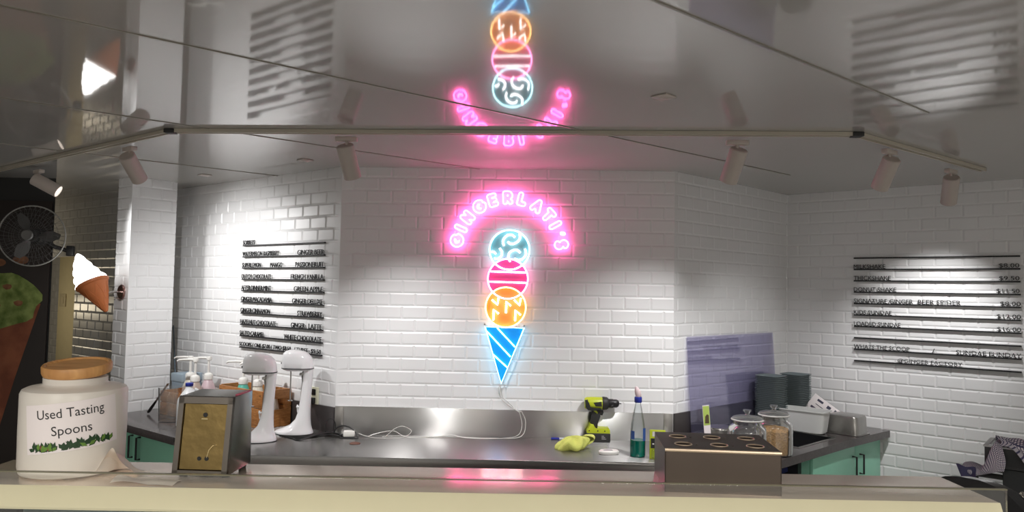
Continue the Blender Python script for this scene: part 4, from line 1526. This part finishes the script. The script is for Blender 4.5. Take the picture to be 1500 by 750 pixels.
bmesh.ops.transform(bm, matrix=Matrix.Rotation(math.radians(-5), 4, 'Y'), verts=bm.verts)
fin('dark_print', bm, P('brown_print', (0.09, 0.06, 0.03), 0.6), t, smooth=False)

def glass_jar(label, x, y, r, hgt, fill, mfill):
    t = thing('glass_jar', label, 'jar', (x, y, CT), 0, 'lidded glass jars by the sink')
    bm = bm_new()
    lathe(bm, [(0, .002), (r - .012, .002), (r - .002, .008), (r, .02), (r, hgt - .055), (r - .006, hgt - .035), (r - .026, hgt - .018), (r - .028, hgt - .004), (r - .026, hgt)], 44, cap0=False, cap1=False)
    fin('jar_wall', bm, m_glass, t)
    bm = bm_new()
    lathe(bm, [(0, hgt + .008), (r - .030, hgt + .006), (r - .020, hgt + .003), (r - .019, hgt + .010), (r - .026, hgt + .018), (r - .05, hgt + .024), (.014, hgt + .028), (.010, hgt + .034), (.016, hgt + .042), (.022, hgt + .048), (.020, hgt + .055), (0, hgt + .057)], 40, cap0=False, cap1=False)
    ld = fin('lid', bm, m_glass, t)
    bm = bm_new()
    tube(bm, [((r - .020) * math.cos(2 * PI * k / 40), (r - .020) * math.sin(2 * PI * k / 40), hgt + .004) for k in range(40)], .0045, 7, closed=True)
    fin('lid_seal', bm, P('milky_seal', (0.55, 0.54, 0.52), 0.4), ld)
    bm = bm_new()
    rj = random.Random(int(x * 1000))
    k = []
    lathe(bm, [(0, .006), (r - .014, .006), (r - .006, .014), (r - .005, fill * .6), (r - .007, fill), (r * .6, fill + .012), (0, fill + .018)], 40, cap0=False, cap1=False)
    for v in bm.verts:
        if v.co.z > fill * .5:
            v.co.z += rj.uniform(-.006, .006)
    fin('contents', bm, mfill, t, angle=20)
glass_jar('lidded glass jar holding toasted flakes, right one beside the sink', 1.420, 3.970, 0.098, 0.205, 0.13, m_oats)
glass_jar('lidded glass jar, mostly hidden by the cone holder', 1.243, 3.862, 0.098, 0.195, 0.09, m_oats2)

# violet acrylic sheet leaning on the back-right wall
t0 = B
bm = bm_new()
def sh(u, k):
    # k 0 bottom .. 1 top ; foot stands out from the wall, top rests on it
    o = 0.050 + (0.012 - 0.050) * k
    v = B + dC * u + nC * o
    return Vector((v.x, v.y, CT + .003 + 0.592 * k))
nrm = (sh(1, 0) - sh(0, 0)).cross(sh(0, 1) - sh(0, 0)).normalized() * .002
u0, u1 = 0.115, 1.13
cs = [(u0, 0), (u1, 0), (u1, 1), (u0, 1)]
a = [bm.verts.new(sh(*c) + nrm) for c in cs]
b = [bm.verts.new(sh(*c) - nrm) for c in cs]
ring_skin(bm, [a, b])
tag(fin('acrylic_sheet', bm, m_acr, smooth=False), 'see-through violet acrylic sheet leaning against the back right wall', 'sheet')

# two piles of smoky trays
def tray(name, loc, rz, label, group):
    bm = bm_new()
    w0, w1, hh_ = .062, .072, .020
    loft(bm, [(0, 0, 0, w0, w0, 6), (0, 0, hh_, w1, w1, 6), (0, 0, hh_ + .001, w1 + .009, w1 + .009, 6), (0, 0, hh_ + .004, w1 + .009, w1 + .009, 6), (0, 0, hh_ + .003, w1 - .001, w1 - .001, 6), (0, 0, .002, w0 - .002, w0 - .002, 6)], 28)
    o = fin(name, bm, m_tray, None, loc, (0, 0, rz))
    return tag(o, label, 'tray', group)
ra = random.Random(5)
for (x, y, lab, grp, n_) in ((P2(0.87, .142).x, P2(0.87, .142).y, 'one of the smoky clear trays piled in the left of two stacks', 'smoky trays, left stack', 28),
                             (P2(1.10, .19).x, P2(1.10, .19).y, 'one of the smoky clear trays piled in the right of two stacks', 'smoky trays, right stack', 28)):
    src = tray('plastic_tray', (x, y, CT + .001), azC, lab, grp)
    for k in range(1, n_):
        c = src.copy()
        C.objects.link(c)
        c.location = (x + ra.uniform(-.002, .002), y + ra.uniform(-.002, .002), CT + .001 + k * .0115)
        c.rotation_euler = (0, 0, azC + ra.uniform(-.03, .03))

# white tub, printed carton, upturned steel pan
q = P2(0.93, 0.36)
t = thing('white_tub', 'open white plastic tub standing at the back edge of the sink', 'tub', (1.845, 4.64, CT + .004), azR)
bm = bm_new()
loft(bm, [(0, 0, 0, .125, .060, 6), (0, 0, .006, .132, .066, 6), (0, 0, .130, .148, .080, 6), (0, 0, .132, .156, .088, 6), (0, 0, .138, .156, .088, 6), (0, 0, .138, .146, .078, 6), (0, 0, .012, .129, .063, 6)], 44)
fin('tub_wall', bm, m_tub, t)
t = thing('printed_carton', 'tilted white printed carton resting behind the white tub', 'carton', (2.045, 4.765, CT + .095), azR)
bm = bm_new()
TM = Matrix.Rotation(math.radians(33), 4, 'Y') @ Matrix.Rotation(math.radians(-18), 4, 'X')
box(bm, -.125, .125, -.020, .020, -.048, .060, .002, mtx=TM)
fin('carton_box', bm, m_paper, t)
bm = bm_new()
for x0, x1, z0, z1 in ((.03, .095, .022, .048), (.045, .10, -.004, .016), (-.02, .005, .025, .045), (-.09, -.05, .030, .044), (-.10, -.06, -.028, -.014), (-.03, .0, -.034, -.012), (-.085, -.02, .006, .010)):
    box(bm, x0, x1, -.0212, -.0198, z0, z1, mtx=TM)
fin('print_blocks', bm, P('dark_print', (0.05, 0.05, 0.09), 0.6), t, smooth=False)
bm = bm_new()
box(bm, .1255, .140, -.021, .021, -.048, .058, .002, mtx=TM)
fin('end_flap', bm, P('cream_card', (0.66, 0.62, 0.52), 0.6), t)
pc = P2(1.105, .52)
t = thing('steel_pan', 'upturned stainless steel food pan at the end of the right counter', 'pan', (pc.x, pc.y, CT), azC)
bm = bm_new()
loft(bm, [(0, 0, .001, .100, .112, 7), (0, 0, .004, .101, .113, 7), (0, 0, .006, .088, .100, 7), (0, 0, .100, .083, .095, 7), (0, 0, .112, .079, .091, 6), (0, 0, .116, .070, .082, 5)], 44)
fin('pan_body', bm, m_steel2, t)

# ------------------------------------------------------------------ far left: mural, fan, soft serve lamp
MY = 5.015
t = thing('wall_mural', 'dark printed wall mural of a pistachio gelato cone at the far left', 'mural', (-3.45, MY, 0))
bm = bm_new()
box(bm, -1.4, 0.295, -.012, 0, 0.15, 2.30, .001)
fin('printed_panel', bm, P('dark_brown_print', (0.018, 0.012, 0.010), 0.5, var=0.4, scale=3), t)
def art(nm, pts, o, m):
    bm = bm_new()
    a = [bm.verts.new((x, -.012 - o, z)) for x, z in pts]
    b = [bm.verts.new((x, -.0119, z)) for x, z in pts]
    ring_skin(bm, [a, b])
    return fin(nm, bm, m, t, smooth=False)
art('waffle_cone_print', [(0.25, 1.60), (-.55, 1.55), (-.50, .95), (-.30, 0.3), (-.10, 0.35), (0.10, 1.10)], .0012, m_waffle_art)
blob = [(0.245 + .012 * math.sin(k * 2.3), 0) for k in range(1)]
gp = []
for k in range(30):
    a = 2 * PI * k / 30
    r_ = .30 * (1 + .05 * math.sin(5 * a) + .04 * math.sin(9 * a + 1))
    gp.append((-.05 + r_ * math.cos(a), 1.62 + .19 * math.sin(a) * (1 + .05 * math.sin(7 * a))))
art('gelato_print', gp, .002, m_gelato_art)
for x, z, w_, h_ in ((.10, 1.895, .055, .030), (-.06, 1.875, .06, .028), (-.16, 1.95, .07, .04), (-.32, 1.90, .06, .03)):
    art('nut_print', [(x + w_ * math.cos(2 * PI * k / 20), z + h_ * math.sin(2 * PI * k / 20)) for k in range(20)], .0022, m_nut_art)
for x, z in ((.02, 1.71), (-.12, 1.68), (.10, 1.60), (-.05, 1.58), (-.2, 1.6)):
    art('pistachio_print', [(x + .03 * math.cos(2 * PI * k / 7) * (1 + .3 * (k % 2)), z + .02 * math.sin(2 * PI * k / 7)) for k in range(7)], .0028, m_nut_art)

t = thing('wall_fan', 'round wall fan with a wire guard in front of the dark mural', 'fan', (-3.135, 4.78, 2.047), math.radians(14))
m_guard = P('fan_guard_wire', (0.10, 0.10, 0.10), 0.4)
bm = bm_new()
FR = .196
for y, dome in ((-.045, -.035), (.045, .02)):
    for r_ in ([.05, .08, .11, .14, .168] if y < 0 else [.08, .14]):
        tube(bm, [(r_ * math.cos(2 * PI * k / 40), y + dome * (1 - (r_ / FR) ** 2), r_ * math.sin(2 * PI * k / 40)) for k in range(40)], .0009, 4, closed=True)
    for k in range(40):
        a = 2 * PI * k / 40
        tube(bm, [(r_ * math.cos(a + .15 * (1 - r_ / FR)), y * (1 if r_ < FR * .98 else .15) + dome * (1 - (r_ / FR) ** 2), r_ * math.sin(a + .15 * (1 - r_ / FR))) for r_ in (.035, .08, .12, .16, .185, FR)], .0009, 4)
fin('wire_guard', bm, m_guard, t)
bm = bm_new()
tube(bm, [(FR * math.cos(2 * PI * k / 56), 0, FR * math.sin(2 * PI * k / 56)) for k in range(56)], .0045, 8, closed=True)
fin('guard_rim', bm, P('pale_rim', (0.34, 0.34, 0.32), 0.35), t)
bm = bm_new()
lathe(bm, [(0, .010), (.030, .010), (.036, 0), (.034, -.006), (0, -.006)], 28, cap0=False, cap1=False, mtx=Matrix.Translation((0, -.085, 0)) @ Matrix.Rotation(-PI / 2, 4, 'X') @ Matrix.Scale(-1, 4, (0, 0, 1)))
fin('front_badge', bm, P('grey_badge', (0.13, 0.13, 0.125), 0.4), t)
for k in range(3):
    bm = bm_new()
    a0 = 2 * PI * k / 3
    g = []
    for i in range(9):
        r_ = .03 + .135 * i / 8
        wd = .25 + .75 * math.sin(PI * min(1, .15 + i / 9))
        g.append([bm.verts.new((r_ * math.cos(a0 + wd * s * .75), .022 * s, r_ * math.sin(a0 + wd * s * .75))) for s in (-.5, -.25, 0, .25, .5)])
    for i in range(8):
        for j in range(4):
            bm.faces.new((g[i][j], g[i + 1][j], g[i + 1][j + 1], g[i][j + 1]))
    bmesh.ops.solidify(bm, geom=list(bm.faces), thickness=.002)
    fin('fan_blade', bm, P('smoke_blade', (0.10, 0.10, 0.10), 0.4), t)
bm = bm_new()
lathe(bm, [(0, 0), (.04, 0), (.055, .02), (.055, .09), (.035, .12), (0, .12)], 28, cap0=False, cap1=False, mtx=Matrix.Translation((0, .05, 0)) @ Matrix.Rotation(-PI / 2, 4, 'X'))
lathe(bm, [(0, 0), (.035, 0), (.035, .04), (0, .04)], 24, cap0=False, cap1=False, mtx=Matrix.Translation((0, .02, 0)) @ Matrix.Rotation(PI / 2, 4, 'X'))
fin('motor', bm, m_char, t)
bm = bm_new()
tube(bm, [(0, .15, 0), (.08, .17, -.06), (.16, .18, -.085)], .014, 10)
box(bm, .150, .195, .16, .205, -.12, -.05, .006)
fin('wall_bracket', bm, m_black, t)

# glowing soft serve lamp on the pier
TIP = Vector((-2.632, 4.79, 1.560))
t = thing('soft_serve_lamp', 'glowing white soft serve lamp in a brown cone on the pier', 'lamp', TIP)
R_ = Matrix.Rotation(math.radians(-29), 4, 'Y')
bm = bm_new()
lathe(bm, [(0, 0), (.010, .003), (.016, .012), (.094, .195), (.100, .198), (.103, .204), (.103, .216), (.098, .220), (0, .220)], 40, cap0=False, cap1=False, mtx=R_)
cn = fin('cone', bm, m_cone, t)
bm = bm_new()
for k in range(7):
    for s in (-1, 1):
        pts = []
        for i in range(9):
            z = .02 + .165 * i / 8
            r_ = .016 + (.094 - .016) * (z - .012) / .183
            a = 2 * PI * k / 7 + s * i * .11
            pts.append(R_ @ Vector((r_ * math.cos(a), r_ * math.sin(a), z)))
        tube(bm, pts, .0016, 5)
fin('waffle_ridges', bm, m_cone, cn)
bm = bm_new()
secs = []
nS = 60
rings = []
for i in range(nS + 1):
    k = i / nS
    z = .214 + .215 * k
    ph = k * 4.0
    env = (.099 * (1 - k) ** .72 + .004)
    cx = -.010 * math.sin(PI * k) + .0
    lobe = .10 * abs(math.sin(PI * ph))
    ring = []
    for j in range(36):
        a = 2 * PI * j / 36
        w_ = abs(math.sin(PI * (ph + a / (2 * PI))))
        r_ = env * (.90 + .12 * w_)
        ring.append(bm.verts.new(R_ @ Vector((cx + r_ * math.cos(a), r_ * math.sin(a), z))))
    rings.append(ring)
ring_skin(bm, rings)
fin('swirl_shade', bm, m_swirl, t, angle=80)
br = F0 + dL * 0.085 - Vector((TIP.x, TIP.y))
bp = Vector((br.x, br.y, 1.690 - TIP.z)) + Vector((nL.x, nL.y, 0)) * .001
bm = bm_new()
mtb = Matrix.Translation(bp) @ Vector((nL.x, nL.y, 0)).to_track_quat('Z', 'Y').to_matrix().to_4x4()
lathe(bm, [(0, 0), (.050, 0), (.050, .006), (.044, .012), (0, .014)], 32, cap0=False, cap1=False, mtx=mtb)
fin('wall_plate', bm, P('steel_red_plate', (0.42, 0.26, 0.24), 0.25, 0.9), t)
bm = bm_new()
tube(bm, [mtb @ Vector((0, 0, .01)), mtb @ Vector((0, 0, .05)), R_ @ Vector((.03, .0, .12))], .006, 8)
fin('bracket_arm', bm, m_steel2, t)

# ------------------------------------------------------------------ bottom right: black cart with tea towels
CX, CY = 2.347, 3.617
t = thing('black_cart', 'black cart with a glass topped tray at the right edge of the view', 'cart', (CX, CY, 0), azR)
bm = bm_new()
box(bm, .05, .72, .01, .22, .12, .93, .006)
fin('cart_body', bm, P('dark_cart_panel', (0.030, 0.034, 0.036), 0.35), t)
bm = bm_new()
for x0, x1, y0, y1 in ((-.02, .78, -.01, .000), (-.02, .78, .230, .24), (-.02, -.010, .000, .230), (.77, .78, .000, .230)):
    box(bm, x0, x1, y0, y1, .945, 1.03, .001)
box(bm, -.02, .78, -.01, .24, .935, .945)
fin('tray_rim', bm, P('dark_grey_rim', (0.045, 0.047, 0.05), 0.3), t)
bm = bm_new()
for x0, x1, y0, y1 in ((-.025, .785, -.015, .005), (-.025, .785, .225, .245), (-.025, -.005, .005, .225), (.765, .785, .005, .225)):
    box(bm, x0, x1, y0, y1, 1.0305, 1.038, .001)
lf = fin('lid_frame', bm, P('pale_grey_frame', (0.50, 0.52, 0.52), 0.4), t)
bm = bm_new()
box(bm, -.004, .764, .006, .224, 1.032, 1.036)
fin('glass_lid', bm, m_pane, lf)
bm = bm_new()
tube(bm, [(.06, .03, .885), (-.075, .03, .885), (-.086, .03, .876), (-.086, .03, .3)], .013, 8)
tube(bm, [(-.086, .03, .70), (.06, .03, .82)], .004, 6)
tube(bm, [(.06, .20, .885), (-.075, .20, .885), (-.086, .20, .876), (-.086, .20, .3)], .013, 8)
tube(bm, [(-.082, .03, .885), (-.082, .20, .885)], .013, 8)
fin('side_bar', bm, m_char, t)
for x in (.10, .67):
    for y in (.04, .19):
        bm = bm_new()
        lathe(bm, [(0, -.014), (.05, -.014), (.06, -.009), (.06, .009), (.05, .014), (0, .014)], 20, cap0=False, cap1=False, mtx=Matrix.Translation((x, y, .06)) @ Matrix.Rotation(PI / 2, 4, 'X'))
        fin('castor', bm, m_black, t)
# tea towels draped over the cart's side bar and tray, laid out in the cart's own frame
MC = Matrix.Translation((CX, CY, 0)) @ Matrix.Rotation(azR, 4, 'Z')
def towel(fz, nu, nv, mat, label):
    bm = bm_new()
    blanket(bm, fz, nu, nv)
    bmesh.ops.solidify(bm, geom=list(bm.faces), thickness=.002)
    bmesh.ops.transform(bm, matrix=MC, verts=bm.verts)
    tag(fin('tea_towel', bm, mat, angle=75), label, 'towel', 'tea towels on the black cart')
sst = lambda a, b, x: (lambda k: k * k * (3 - 2 * k))(min(1, max(0, (x - a) / (b - a))))
def tw(u, v):
    # front fall from the bar, rising over the tray's corner at its right end
    x = -.105 + .165 * u + .008 * math.sin(7 * v)
    top = .925 + .135 * sst(.45, .9, u) + .006 * math.sin(11 * u)
    bot = .892 - .012 * math.sin(5 * u) + .02 * u
    if v < .62:
        k = v / .62
        z = bot + (top - bot) * k
        y = -.026 - .012 * math.sin(10 * u + 2 * k) * (1 - .4 * k) - .012 * math.sin(PI * k)
    else:
        k = (v - .62) / .38
        z = top + .012 * math.sin(PI * k) - .012 * k
        y = -.026 + .15 * k
    return (x, y, z)
towel(tw, 40, 30, m_towel, 'pale checked tea towel draped over the side bar of the black cart')
def tw2(u, v):
    x = .035 + .34 * u + .02 * math.sin(6 * v)
    crest = 1.052 + .022 * abs(math.sin(6 * u + 1.2)) + .012 * math.sin(13 * u + 4 * v)
    if v < .5:
        k = v / .5
        drop = (.03 + .14 * sst(.1, .5, u)) * (1 + .25 * math.sin(9 * u))
        z = crest - drop * (1 - k) ** .8
        y = -.028 - .016 * math.sin(14 * u + 3 * k) * (1 - k) - .008
        x += .10 * (1 - k) * u
    else:
        k = (v - .5) / .5
        z = max(1.043, crest - .02 * k + .012 * math.sin(8 * k + 7 * u))
        y = -.036 + .24 * k
    return (x, y, z)
towel(tw2, 46, 36, m_towel, 'crumpled checked tea towel heaped on the glass lid of the black cart')
def tw3(u, v):
    x = -.135 + .085 * u + .035 * v * (1 - u)
    y = -.052 - .012 * math.sin(6 * u + 2 * v)
    return (x, y, .937 - .080 * v * (1.05 - .35 * u) - .012 * u + .004 * math.sin(9 * u))
towel(tw3, 18, 14, m_towel2, 'dark navy checked tea towel hanging off the end of the cart side bar')
